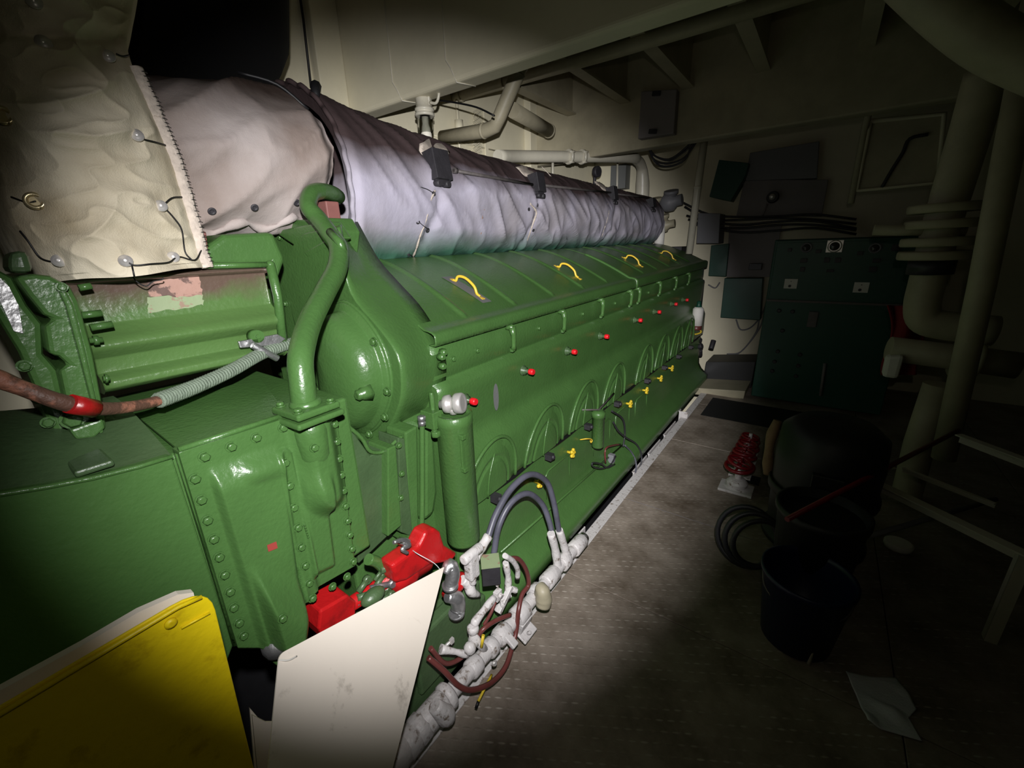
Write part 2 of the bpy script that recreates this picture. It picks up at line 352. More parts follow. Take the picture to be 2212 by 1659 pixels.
# --- crankcase side, one grid running aft
def side_prof(y):
    zt, zs, zd, zb = z_lip(y), z_seam(y), z_ledge(y), z_black(y)
    return [(-1.35,zt+.02),(-1.06,zt),(-1.045,zt-.004),(-1.045,zs+.012),(-1.055,zs+.004),(-1.055,zs-.004),(-1.03,zs-.016),(-1.024,zs-.04),(-1.03,zs-.08),(-1.035,(zs+zd)/2),(-1.04,zd+.06),(-1.045,zd+.015),(-1.03,zd-.006),(-1.0,zd-.03),
            (-.985,zd-.07),(-.982,zb+.06),(-.985,zb+.02),(-1.005,zb+.004),(-1.01,zb-.008),(-1.0,zb-.03),(-1.0,zb-.20),(-.99,.22),(-.96,.165),(-.90,.11),(-.885,.10),(-.885,.03),(-.90,.02),(-1.2,.0)]
prof0 = side_prof(Y0); NP = len(prof0)
def fside(s, t):
    y = Y0+(Y1-Y0)*s; k = round(t*(NP-1)); x,z = side_prof(y)[k]; return Vector((x,y,z))
b = MB(); b.grid(60, NP-1, fside)
b.add([(x,Y0,z) for x,z in prof0], [tuple(range(NP))]); b.add([(x,Y1,z) for x,z in side_prof(Y1)], [tuple(range(NP))[::-1]])
blk = build('crankcase', b, m_green, eng, label='green crankcase side with a projecting lower ledge'); 
b = MB(); b.box((-2.35,.99,0),(-1.2,4.98,H-.32)); b.box((-1.9,.84,.02),(-1.11,1.0,H-.30)); b.box((-1.9,.60,.02),(-1.13,.9,H-.62)); build('block_core', b, m_green, eng, bevel=.01)
# lower sump relief ribs
b = MB()
for (ua,va,ub,vb) in ((1060,1290,1300,1075),(1085,1195,1350,960)):
    p = P(ua,va,X=-.955); q = P(ub,vb,X=-.955); p.x = q.x = -.965
    b.tube([p,(p+q)/2,q], .006, n=8)
build('sump_rib', b, m_green, eng)
# --- top cover with raised ribs
def ztop_back(y): return H-.035+.006*(y-1.2)
def fcov(s, t, y0, y1, ribs):
    y = y0+(y1-y0)*s; zt = z_top(y)
    u = t
    if u < .86:
        q = u/.86; x = -1.60+(-1.075+1.60)*q; z = ztop_back(y)+(zt+.012-ztop_back(y))*(q**1.45)
    elif u < .95:
        q = (u-.86)/.09; a = q*math.pi/2; x = -1.075+.052*math.sin(a)*1.0; z = zt+.012-.018*(1-math.cos(a))*1.0
    else:
        q = (u-.95)/.05; x = -1.023; z = (zt-.006)+(z_lip(y)-(zt-.006))*q
    rb = max([0]+[math.exp(-((y-r)/.010)**2) for r in ribs]) if u < .84 else 0
    return Vector((x+rb*.002, y, z+rb*.009))
ribs = [P(u,v,X=XS).y for u,v in ((1031,692),(1134,665),(1214,647),(1277,627),(1326,613))]
ribs = [1.19+.333*k for k in range(11)]
for k,(ya,yb) in enumerate(((.96,2.86),(2.875,5.02))):
    rr = [r for r in ribs if ya+.05 < r < yb-.03]
    b = MB(); b.grid(240, 44, lambda s,t: fcov(s,t,ya,yb,rr))
    # turned-under lip
    b.grid(60, 2, lambda s,t: Vector((-1.023-.03*t, ya+(yb-ya)*s, z_lip(ya+(yb-ya)*s))))
    cv = build('top_cover', b, m_green, eng, solid=.004, label=('ribbed green top cover section nearest the camera','ribbed green top cover section at the far end')[k])
    if k == 0: cover0 = cv
    else: cover1 = cv
# joint collar between the two cover sections
b = MB(); b.tube([fcov(0,.30+.7*t/24,2.868,2.868+.001,[])+Vector((.002,0,.003)) for t in range(25)], .012, n=8); build('cover_joint', b, m_green, eng)
# yellow lift handles, bent bars with flattened feet; the first stands on a bare patch
def handle(u, v, par):
    c = P(u, v, X=-1.23)
    y = c.y; L = .062
    def on(x, h): 
        q = (x+1.60)/(.525); return Vector((x, y+(x+1.23)*.15, ztop_back(y)+(z_top(y)+.012-ztop_back(y))*(max(0,q)**1.45)+h))
    b = MB(); b.tube([on(-1.30,.006),on(-1.285,.010),on(-1.272,.034),on(-1.235,.046),on(-1.195,.034),on(-1.183,.010),on(-1.168,.006)], .0062, n=8, seg=4)
    for x in (-1.305,-1.163): b.cb(on(x,.004), (.03,.018,.005), Matrix.Rotation(.35,3,'Y'))
    return build('lift_handle', b, m_yel2, par), on
hs = [(1008,604),(1228,574),(1368,556),(1443,543)]
for k,(u,v) in enumerate(hs):
    h, on = handle(u, v, cover0 if k < 2 else cover1); h['label'] = 'yellow painted lift handle'
    if k == 0:
        b = MB(); n = 14; b.grid(n, 3, lambda s,t: on(-1.33+.20*s, .006)+Vector((0,-.035+.06*t,0))); build('bare_patch', b, m_greyp, cover0, label='unpainted grey patch')
# --- side latches on the lip, bolts on the band, red-capped test cocks
def latch(n, p):
    b = MB(); b.lathe((-.02,0,-.002),(1,0,0),[(.011,0),(.011,.04)],8)
    b.lathe((0,-.016,.012),(0,1,0),[(.007,0),(.007,.032)],8)
    b.tube([(.012,0,0),(.016,0,-.03),(.012,.0,-.07),(.008,0,-.082)], [.014,.010,.008,.013], n=8)
    b.cb((.0,0,.03),(.012,.03,.022)); b.cb((.004,0,-.088),(.012,.016,.014))
    return raw(n, b, m_green, p)
LT = None
for (u,v) in ((1104,695),(1216,672),(1300,645),(1362,634),(1380,625),(1425,612),(1460,601),(1488,594)):
    p = P(u,v,X=-1.02); p.x = -1.03; p.z = z_lip(p.y)-.012
    if LT is None: LT = latch('cover_latch', eng); LT.scale = (1.15,)*3; LT.rotation_euler = (.12,0,0); LT.location = p-ABS[eng.name]
    else: inst(LT, p, eng)
for (u,v) in ((978,775),(1030,757),(1163,709),(1258,678),(1328,655),(1400,632)): BOLT.put('bolt', P(u,v,X=-1.044), (1,0,0), eng, 1.05)
def cock(n, p):
    b = MB(); b.lathe((0,0,0),(1,0,0),[(.024,0),(.024,.006),(.018,.008),(.018,.018),(.010,.020),(.010,.040)],14)
    o = raw(n, b, m_greend, p); ABS[o.name] = Vector((0,0,0)); return o
CK = None; CP = None
for k,(u,v) in enumerate(((1022,867),(1147,803),(1240,760),(1310,727),(1383,692),(1424,674),(1460,657),(1484,648))):
    p = P(u,v,X=-.985); p.x = -1.03
    if CK is None:
        CK = cock('test_cock', eng); CK.location = p-ABS[eng.name]; ABS[CK.name] = p.copy()
        b = MB(); b.lathe((.036,0,0),(1,0,0),[(.013,0),(.0145,.003),(.0145,.018),(.012,.024)],8); CP = raw('cap', b, m_redcap, CK); CP['label'] = 'red plastic cap'
    else:
        c = inst(CK, p, eng); d = CP.copy(); C.objects.link(d); d.parent = c
b = MB(); p = P(1072,858,X=-1.03); b.grid(8,8, lambda s,t: Vector((-1.0315+.0005, p.y-.018+.036*s, p.z-.06+.12*t))); 
pt = build('bare_patch', b, m_greyp, eng, label='worn grey oval patch on the crankcase side'); pt.data.vertices[0].co = pt.data.vertices[0].co
# oval outline for the patch
me = pt.data
for vtx in me.vertices:
    y,z = vtx.co.y/.018, vtx.co.z/.06; r = max(abs(y),abs(z)); l = math.hypot(y,z)
    if l > 0: vtx.co.y *= r/l; vtx.co.z *= r/l
# --- arched inspection covers along the ledge
def arch(y, zb, h, w, par):
    b = MB(); X = -.978
    def arc(rx, rz, off, n=26): return [Vector((X+off-.004+.004*math.sin(a), y-rx*math.cos(a)+.05*math.sin(a), zb+.012+rz*math.sin(a))) for a in [math.pi*k/n for k in range(n+1)]]
    b.tube(arc(w, h, 0), .0075, n=10)
    o = build('inspection_cover', b, m_green, par)
    d = MB(); n = 26
    def fd(s, t):
        a = math.pi*s; q = t; r = q; bulge = .016*(1-q**4)+(-.010 if .66 < q < .72 else 0)
        return Vector((X+bulge-.012, y-w*.93*math.cos(a)*r+.05*math.sin(a)*r, zb+.012+h*.93*math.sin(a)*r))
    d.grid(30, 22, fd); build('panel', d, m_green, o)
    e = MB(); e.tube([(X+.006,y-.03,zb+.01),(X+.012,y-.02,zb+h*.45),(X+.004,y+.03,zb+h*.8)], .004, n=8, seg=5)
    build('crab_strap', e, m_green, o)
    g = MB(); g.cb((X+.025,y,zb-.002),(.035,.034,.03)); g.lathe((X+.03,y,zb),(1,0,0),[(.012,0),(.012,.02),(.008,.024)],6); build('clamp', g, m_dark, o)
for k in range(8):
    y = 1.16+.432*k + (.15 if k > 3 else 0)
    if y < 4.9: arch(y, z_black(y), z_ledge(y)-z_black(y)-.035, .178, eng)
b = MB(); b.tube([(-.995,Y0+(Y1-.1-Y0)*k/30, z_black(Y0+(Y1-.1-Y0)*k/30)+.006*math.sin(k*1.7)) for k in range(31)], .0085, n=8)
build('drain_line', b, m_wire, eng, label='black tube clipped under the inspection covers')
# --- yellow knobs on the lower crankcase doors
def knob(n, p):
    b = MB(); b.lathe((0,0,0),(1,0,0),[(.008,0),(.008,.03)],8)
    for a in range(5):
        t = a*2*math.pi/5; b.ball((.034,.015*math.cos(t),.02*math.sin(t)), .011, 8)
    b.ball((.034,0,0), .013, 8); return raw(n, b, m_yknob, p)
KN = None
for (u,v) in ((1237,979),(1166,1043),(1362,873),(1397,844),(1428,818),(1452,796)):
    p = P(u,v,X=-.965); p.x = -.998
    if KN is None: KN = knob('yellow_knob', eng); KN.location = p-ABS[eng.name]; KN['label'] = 'yellow painted hand knob'
    else: inst(KN, p, eng, label='yellow painted hand knob')
for (u,v) in ((1205,1010),(1300,925),(1345,890),(1385,862)):     # door outlines
    c = P(u,v,X=-1.0); b = MB(); pts = [(-.998,c.y+sy*.13,c.z-.07+sz*.10) for sy,sz in ((-1,-.8),(-1,.8),(-.8,1),(.8,1),(1,.8),(1,-.8),(.8,-1),(-.8,-1),(-1,-.8))]
    b.tube(pts, .0045, n=6); build('lower_door', b, m_green, eng)
b = MB(); p = P(1268,950,X=-.96); b.tube([p+Vector((-.035,-.02,.0)),p+Vector((0,-.01,.01)),p+Vector((.01,.03,-.005)),p+Vector((.012,.045,-.02)),p+Vector((.012,.03,-.028)),p+Vector((.011,.022,-.012))], .0035, n=6, seg=4); build('dipstick_handle', b, m_yel2, eng, label='yellow looped dipstick handle')
# small green filter with hoses halfway along the side
a = P(1293,890,X=-.93); c = P(1291,965,X=-.93)
b = MB(); b.lathe(c,(a-c),[(.030,0),(.036,.008),(.036,(a-c).length-.03),(.041,(a-c).length-.028),(.041,(a-c).length),(.02,(a-c).length+.012)],18); flt = build('small_filter', b, m_green, eng)
b = MB(); q = a+Vector((0,0,.014)); b.tube([q+Vector((-.05,-.12,.03)), q, q+Vector((.0,.22,.035))], .005, n=8); build('filter_pipe', b, m_rod, flt)

# --- thick end housing at the near end of the block (rounded drop shape) with bolted domed cap
def loop(pts, Y, n=64):
    p = [P(u,v,Y=Y) for u,v in pts]; q = catmull(p+[p[0]], 8)[:-1]
    # resample evenly
    L = [0]
    for i in range(len(q)): L.append(L[-1]+(q[(i+1)%len(q)]-q[i]).length)
    out = []
    for k in range(n):
        t = L[-1]*k/n; i = max(j for j in range(len(q)) if L[j] <= t+1e-9); f = (t-L[i])/(L[i+1]-L[i]); out.append(q[i].lerp(q[(i+1)%len(q)], f))
    return out
back = [(742,478),(788,560),(832,612),(882,668),(922,735),(938,790),(934,855),(916,890),(886,918),(856,938),(820,950),(780,930),(735,880),(690,790),(650,660),(640,520)]
front = [(735,490),(752,600),(772,648),(815,698),(853,748),(869,789),(872,850),(861,890),(840,928),(812,946),(778,948),(742,920),(702,862),(665,770),(630,650),(640,520)]
LB, LF = loop(back,.965), loop(front,.80)
cen = sum(LF, Vector())/len(LF)
LF2 = [p.lerp(cen,.015)+Vector((0,-.008,0)) for p in LF]; LBm = [a.lerp(b_,.9)+(a-cen).normalized()*.004 for a,b_ in zip(LB,LF)]
b = MB(); b.loft([[p+Vector((0,.06,0)) for p in LB], LB, [a.lerp(b_,.3) for a,b_ in zip(LB,LF)], [a.lerp(b_,.6) for a,b_ in zip(LB,LF)], LBm, LF, LF2]); hs_ = build('end_housing', b, m_green, eng)
ring = [(712,668),(742,652),(775,672),(812,718),(836,770),(846,830),(838,880),(815,920),(787,934),(757,918),(731,873),(724,800),(718,740)]
LR = loop(ring,.79); cr = sum(LR, Vector())/len(LR)
b = MB(); b.tube(LR+[LR[0]], .007, n=8, cap=False)
build('gasket_ridge', b, m_green, hs_)
b = MB(); lps = []
for sc, dy in ((1.0,.01),(1.0,-.008),(.985,-.014),(.90,-.016),(.885,-.022),(.86,-.05),(.78,-.078),(.6,-.098),(.35,-.11),(.05,-.115)):
    lps.append([cr+(p-cr)*sc+Vector((0,dy,0)) for p in LR])
b.loft(lps); cap_ = build('domed_cap', b, m_green, hs_)
BLT2 = BOLT
for (u,v) in ((809,738),(838,845),(833,900),(799,937),(752,922)): p = P(u,v,Y=.772); BOLT.put('bolt', p, (0,-1,0), cap_, 1.25)
b = MB(); p = P(779,852,Y=.70); b.lathe(p+Vector((0,.03,0)),(0,-1,0),[(.030,0),(.019,.028),(.017,.03),(.017,.042),(.012,.046)],6); build('boss', b, m_green, cap_)
for (u,v) in ((706,724),(719,788),(714,827),(690,842)): BOLT.put('bolt', P(u,v,Y=.795), (0,-1,0), hs_, 1.2)
# adapter plates between the end housing and the turbo box
PX = -1.0
b = MB(); pl = [P(u,v,Y=.84) for u,v in ((560,490),(600,478),(705,470),(722,500),(712,640),(700,900),(660,840),(600,790),(560,760),(540,560))]
b.prism(pl, (0,.10,0)); ad = build('adapter_plate', b, m_green, eng, bevel=.006)
for (u,v) in ((607,513),(651,563),(636,622),(618,656),(609,703),(568,494),(590,497)): BOLT.put('bolt', P(u,v,Y=.838), (0,-1,0), ad, 1.1)
b = MB(); p0,p1,p2,p3 = [P(u,v,Y=.80) for u,v in ((590,500),(700,478),(725,515),(668,552))]; b.prism([p0,p1,p2,p3],(0,.06,.0)); 
q = [P(u,v,Y=.79) for u,v in ((664,556),(716,530),(724,516),(700,520),(655,545))]; b.prism(q,(0,.03,0)); build('top_bracket', b, m_green, eng, bevel=.005)
b = MB(); q = [P(u,v,Y=.80) for u,v in ((640,593),(692,594),(690,604),(642,606))]; b.prism(q,(0,.05,0)); q = [P(u,v,Y=.82) for u,v in ((642,600),(690,604),(672,650))]; b.prism(q,(0,.03,0)); build('lug', b, m_green, ad, bevel=.003)
b = MB()
def fdome(s,t):
    a = math.pi*s; x = -1.62+.26*t; return Vector((x, .66-.17*math.cos(a), H-.03+.085*math.sin(a)*(1-.25*t*t)))
q = [P(u,v,X=-1.33) for u,v in ((442,540),(490,505),(600,500),(625,560),(608,610),(590,572),(442,578))]
b.prism([p+Vector((-.02,0,0)) for p in q], (-.22,0,0)); build('turbo_housing', b, m_green, eng, bevel=.038, seg=4)
b = MB(); q = P(438,545,X=-1.34); b.cb(q+Vector((-.03,0,0)),(.04,.035,.11),Matrix.Rotation(-.12,3,'X')); build('primer_lug', b, m_pink, eng, bevel=.004, label='salmon pink primed lug')
b = MB(); q = P(712,470,X=-1.42); b.cb(q,(.06,.05,.10)); build('primer_lug', b, m_pink, eng, bevel=.004, label='salmon pink primed lug')

# --- air duct box with long bulges, beside the turbocharger
XD = -1.30
def duct(u, v):
    # relief of the box face, read across its height
    return 0
ya, yb = P(215,740,X=XD).y, P(604,700,X=XD).y
prof = [(-.30,-.00),(-.02,0),(0,-.012),(0,-.02),(-.03,-.026),(-.03,-.14),(-.028,-.145),(0,-.175),(.012,-.185),(.018,-.20),(.012,-.215),(-.02,-.24),(-.025,-.285),(-.005,-.292),(.012,-.305),(.012,-.325),(-.01,-.34),(-.05,-.345),(-.3,-.35)]
zt = P(600,572,X=XD).z
b = MB(); n = len(prof)
def fduct(s,t):
    y = ya-.02+(yb-ya+.02)*s; x,z = prof[round(t*(n-1))]; return Vector((XD+x, y, zt+z*.78))
b.grid(20, n-1, fduct); b.add([fduct(1,k/(n-1)) for k in range(n)], [tuple(range(n))]); b.add([fduct(0,k/(n-1)) for k in range(n)], [tuple(range(n))[::-1]])
dct = build('air_duct', b, m_green2, eng, bevel=.004, label='green and grimy brown air duct with long pressed ridges')
# rounded vertical end post of the duct
b = MB(); q = [P(u,v,X=XD+.01) for u,v in ((584,572),(600,640),(611,740))]; b.tube(q, .013, n=10); b.tube([P(u,v,X=XD+.01) for u,v in ((440,574),(520,573),(584,572))], .008, n=8); b.ball(P(584,572,X=XD+.01),.013,10); build('edge_bead', b, m_green, dct)
b = MB(); q = P(557,727,X=XD+.03); b.cyl(q+Vector((-.03,0,0)), q, .018, n=20); b.cyl(q, q+Vector((.004,0,0)), .006, n=10); build('boss', b, m_green, dct)
b = MB(); x = XD-.016
def fpatch(s,t,pts):
    a = pts[0].lerp(pts[1],s); c = pts[3].lerp(pts[2],s); p = a.lerp(c,t); n_ = noise.noise(Vector((s*5,t*5,1)))*.006*(1 if (s in(0,1) or t in(0,1)) else 0)
    return p+Vector((.0,n_,n_))
for nm, pts, mm, lb in (('bare_patch',((318,606),(430,597),(438,640),(322,640)),m_pinkp,'peeled pinkish primer patch'),('bare_patch',((318,642),(436,630),(440,660),(320,676)),m_patch,'pale green primer patch')):
    pp = [P(u,v,X=XD-.0285) for u,v in pts]; pb = MB(); pb.grid(14,10,lambda s,t: fpatch(s,t,pp)+Vector((.0,0,0))); build(nm, pb, mm, dct, label=lb)
for (u0,v0,u1,v1,r) in ((170,622,197,617,.007),(170,682,220,676,.0075),(195,708,243,700,.0075),(192,736,222,734,.006),(222,818,236,817,.006)):
    p = P(u0,v0,X=-1.24); q = P(u1,v1,X=-1.24); b = MB(); b.cyl(p,q,r,n=10); 
    if u0 in (192,222): b.cyl(p+(q-p)*.3,p+(q-p)*.7,r*1.8,n=6)
    build('stud', b, m_green, eng)
# --- heavy flange standing at the left of the duct, with scalloped gasket edges
YF = .085
def poly(mb, pts, vec, **k): mb.prism([P(u,v,**k) for u,v in pts], vec); return mb
b = MB(); poly(b, ((30,598),(75,592),(110,596),(152,618),(170,650),(200,760),(220,860),(232,930),(215,945),(170,952),(150,900),(128,800),(150,790),(128,770),(105,765),(95,705),(118,690),(95,680),(62,640)), (-.25,.0,0), X=-1.10)
fl = build('turbo_flange', b, m_green, eng, bevel=.008)
b = MB(); poly(b, ((118,610),(135,612),(160,660),(185,760),(212,880),(225,935),(215,938),(196,860),(170,760),(142,660)), (-.02,0,0), X=-1.085); build('flange_rim', b, m_green, fl, bevel=.004)
b = MB(); poly(b, ((-60,560),(0,585),(28,600),(60,660),(92,700),(95,765),(125,800),(148,900),(160,950),(120,945),(80,850),(40,760),(-60,600)), (-.2,0,0), X=-1.14); build('turbo_flange', b, m_green, eng, bevel=.01)
b = MB(); poly(b, ((0,600),(20,620),(40,660),(50,720),(30,715),(5,660),(-20,620)), (-.02,0,0), X=-1.13); build('foil_wrap', b, m_alu, fl, label='crumpled silvery foil on the flange')
b = MB(); poly(b, ((20,545),(60,540),(75,590),(20,590)), (-.1,0,0), X=-1.11); build('flange_lug', b, m_greend, fl, bevel=.01)
for (u,v) in ((52,790),(83,860),(103,912)): BOLT.put('bolt', P(u,v,X=-1.135), (1,0,0), fl, .9)
BOLT.put('bolt', P(133,620,X=-1.08), (1,0,0), fl, .7); BOLT.put('bolt', P(155,905,X=-1.098), (1,0,0), fl, 1.5)
b = MB(); poly(b, ((165,950),(205,945),(228,925),(222,905),(150,930)), (-.08,0,0), X=-1.08); build('flange_foot', b, m_green, fl, bevel=.004)

# --- gear case below, its top, and the bolted cover on its side
XP = -.93
zc = P(385,978,X=XP).z
b = MB(); b.box((-1.55,-.6,.72),(XP-.03,.575,zc-.012)); 
gc = build('gear_case', b, m_green, eng, bevel=.008)
b = MB(); q = [P(u,v,Z=zc-.004) for u,v in ((385,975),(622,898),(560,815),(300,905))]; b.prism(q, (0,0,.006)); build('top_plate', b, m_green, gc, bevel=.001)
b = MB(); b.tube([P(385,972,X=XP),P(500,934,X=XP),P(625,893,X=XP)], .006, n=8); b.tube([P(385,978,X=XP-.005),P(450,1180,X=XP-.005),P(508,1392,X=XP-.005)], .006, n=8); build('edge_bead', b, m_green, gc)
# bolted cover: real relief over its outline
def uL(v): return 386+(v-978)*(512-386)/(1392-978) if v > 978 else 386+(978-v)*2.95
def uR(v):
    if v < 905: return 728
    if v < 1222: return 728+(v-905)*(768-728)/(317)
    if v < 1268: return 768-(v-1222)*1.75
    if v < 1300: return 688-(v-1268)*1.1
    if v < 1385: return 650-(v-1300)*.1
    return 641-(v-1385)*2.0
def hgt(u, v):
    h = 0
    # broad panel body inside the bolt rows
    le = uL(v)+48; 
    body = sst(le-4, le+16, u)*sst(955+ (620-u)*.31-6, 985+(620-u)*.31+30, v)*(1-sst(596,612,u-(v-985)*.135))
    h += .020*body
    # lower lobe
    ll = 520+(v-1205)*.30
    h += .044*sst(0,22,u-ll)*sst(0,95,(v-1200)-(u-515)*.30)*(1-sst(1378,1402,v))*(1-sst(-14,22,u-(648-(v-1300)*.12)))
    # upper shoulder next to the pipe
    h += .022*capsule(u,v,600,965,540,985,10,60)*sst(950,975,v)*body
    # second panel between middle and right bolt rows
    ml = 612+(v-985)*.15+18; mr = uR(v)-46
    h += .018*sst(ml-2,ml+10,u)*(1-sst(mr-8,mr+4,u))*sst(1000,1060,v)*(1-sst(1235-(u-660)*.45,1258-(u-660)*.45,v))
    # tubular bulge under the pipe flange
    h += .044*capsule(u,v,668,900,694,1060,16,56)*(1-.6*sst(1040,1170,v))
    # middle bolt strip stands slightly proud with a rounded head
    h += .010*capsule(u,v,612,985,672,1290,14,19)
    return h
NU, NV = 120, 170; V0, V1 = 905, 1400
def fcv(s, t):
    v = V0+(V1-V0)*t; 
    l = uL(v) if v >= 978 else 386+(978-v)*(625-386)/(978-901)
    l = min(l, uR(v)-2); u = l+(uR(v)-l)*s
    if s in (0,1) or t in (0,1): pass
    p = P(u,v,X=XP+.012); p.x += hgt(u,v); return p
if True:
    b = MB(); b.grid(NU, NV, fcv)
    edge = [fcv(0,j/NV) for j in range(NV+1)]+[fcv(i/NU,1) for i in range(1,NU+1)]+[fcv(1,j/NV) for j in range(NV-1,-1,-1)]+[fcv(i/NU,0) for i in range(NU-1,0,-1)]
    m_ = len(edge); b.add(edge+[e+Vector((-.035,0,0)) for e in edge], [(i,(i+1)%m_,(i+1)%m_+m_,i+m_) for i in range(m_)])
    cov = build('side_cover', b, m_green, gc, label='green bolted side cover with cast bulges')
zz6 = lambda x,y: (300+x/2.552, 800+y/2.552)
for x,y in ((360,475),(507,420),(645,370),(793,315),(307,597),(342,713),(375,825),(410,928),(440,1028),(470,1125),(500,1218),(520,1305),(550,1390),(575,1460),
            (803,508),(828,635),(852,755),(875,865),(893,973),(915,1075),(937,1172),(955,1255),
            (1075,297),(1088,393),(1100,487),(1112,577),(1125,663),(1136,747),(1148,828),(1160,905),(1172,982),(1180,1053),(1145,1135),(1065,1190),(790,1365),(965,425)):
    u,v = zz6(x,y); p = P(u,v,X=XP+.013+hgt(u,v)); BOLT.put('bolt', p, (1,0,0), cov, .92)
b = MB(); q = [P(u,v,X=XP+.0345) for u,v in ((577,1178),(597,1170),(600,1184),(580,1192))]; b.prism(q,(-.001,0,0)); build('red_tag', b, mat('faded_red_paint',(150,60,52),.6), cov, label='small faded red paint mark')
b = MB()
for k in range(6): b.cb(P(658+k*1.6,1134+k*5.2,X=XP+.034),(.003,.004,.004))
build('cast_numbers', b, m_green, cov)
b = MB(); q = P(612,1396,X=XP+.03); b.lathe(q+Vector((-.02,0,.03)),(.15,0,-1),[(.035,0),(.04,.02),(.04,.04)],14); build('drain_spout', b, m_alu, cov, label='bare metal drain spout')
b = MB(); poly(b, ((640,1290),(662,1300),(655,1400),(640,1420),(600,1440),(575,1420),(610,1400),(640,1370)), (-.03,0,0), X=XP+.0); build('cover_foot', b, m_green, cov, bevel=.004)
# flywheel housing side to the left
b = MB(); XW = XP-.01
pts = [(372,986),(300,1008),(200,1033),(100,1052),(0,1068),(-150,1100),(-300,1150),(-300,1800),(400,1800),(440,1560),(505,1392)]
b.prism([P(u,v,X=XW) for u,v in pts], (-.03,0,0)); fw = build('flywheel_guard', b, m_green, eng, bevel=.004)
b = MB(); b.tube([P(u,v,X=XW) for u,v in pts[:6]], .0045, n=8); build('edge_bead', b, m_green, fw)
b = MB(); top = [P(u,v,X=XW-.01) for u,v in pts[:6]]
def ftop(s,t):
    k = s*(len(top)-1); i = min(int(k), len(top)-2); p = top[i].lerp(top[i+1], k-i); return p+Vector((-.34*t,0,.06*math.sin(t*1.6)))
b.grid(20, 12, ftop); build('guard_top', b, m_greend, fw)
b = MB(); b.cb(P(185,990,X=-1.02)+Vector((0,0,.0)),(.14,.05,.012)); build('top_lug', b, m_greend, fw, bevel=.004)
# small lower panel, ribs and slim pipe right of the bolted cover
b = MB(); poly(b, ((735,905),(765,935),(800,985),(838,965),(838,1158),(775,1218)), (-.1,0,0), X=-1.02); sp_ = build('side_panel', b, m_greend, eng, bevel=.004)
b = MB(); b.tube([P(u,v,X=-1.015) for u,v in ((740,912),(780,945),(800,975),(830,975),(858,950),(868,944))], .006, n=8, seg=4); build('rolled_edge', b, m_green, sp_)
b = MB(); poly(b, ((838,970),(856,962),(868,1135),(838,1160)), (-.1,0,0), X=-.99); build('rib', b, m_green, eng, bevel=.004)
b = MB(); poly(b, ((860,945),(874,948),(892,1160),(866,1150)), (-.1,0,0), X=-1.0); rb = build('rib', b, m_greend, eng, bevel=.003)
b = MB(); poly(b, ((876,935),(902,920),(905,1140),(898,1180),(884,1178)), (-.1,0,0), X=-1.005); build('rib', b, m_green, eng, bevel=.006)
b = MB(); poly(b, ((915,915),(940,915),(948,1060),(940,1110),(915,1130)), (-.1,0,0), X=-1.05); build('end_panel', b, m_green, eng, bevel=.02)
for (u,v) in ((861,962),(867,1023),(865,1075)): BOLT.put('bolt', P(u,v,X=-.99), (1,0,0), rb, .9)
b = MB(); b.tube([P(u,v,X=-.965) for u,v in ((911,905),(912,930),(912,1100),(908,1150),(896,1180),(880,1195))], .0085, n=12, seg=5); lp_ = build('slim_pipe', b, m_green, eng)
b = MB(); b.lathe(P(912,918,X=-.965),(0,0,1),[(.013,0),(.013,.012),(.010,.014),(.014,.016),(.014,.03),(.009,.032)],6); build('union', b, m_alu, lp_)
# --- the fat curved breather pipe with its square flange
pp = [P(657,872,X=-.905)+Vector((0,0,-.01)), P(653,830,X=-.91), P(650,770,X=-.93), P(668,700,X=-1.0), P(700,635,X=-1.07), P(728,580,X=-1.13), P(731,535,X=-1.18), P(712,505,X=-1.24), P(690,475,X=-1.30), P(667,447,X=-1.34), P(672,420,X=-1.37), P(693,413,X=-1.40), P(718,418,X=-1.45), P(730,425,X=-1.52)]
b = MB(); b.tube(pp, [.0275]*3+[.0275,.027,.0265,.026,.026,.026], n=20, seg=8); bp_ = build('breather_pipe', b, m_green, eng, label='fat green curved pipe rising to the manifold')
c = P(662,880,X=-.905); b = MB(); Rz = Matrix.Rotation(.05,3,'Z'); b.cb(c+Vector((0,0,.0)),(.105,.105,.016),Rz); b.cb(c+Vector((.0,.0,-.019)),(.115,.115,.014),Rz); b.lathe(c+Vector((0,0,.006)),(0,0,1),[(.036,0),(.033,.012),(.028,.014)],20)
fg = build('pipe_flange', b, m_green, bp_, bevel=.008, seg=3)
for dx,dy in ((.038,-.038),(.038,.038),(-.038,.038),(-.038,-.038)): BOLT.put('bolt', c+Vector((dx,dy,.008)), (0,0,1), fg, .95)
b = MB(); b.lathe(c+Vector((0,0,-.025)),(0,0,-1),[(.034,0),(.038,.03),(.036,.09),(.012,.16)],20); build('pipe_neck', b, m_green, cov)
b = MB(); b.tube([P(712,500,X=-1.2),P(735,525,X=-1.15),P(742,545,X=-1.15)],.012,n=8); build('saddle', b, m_green, bp_)
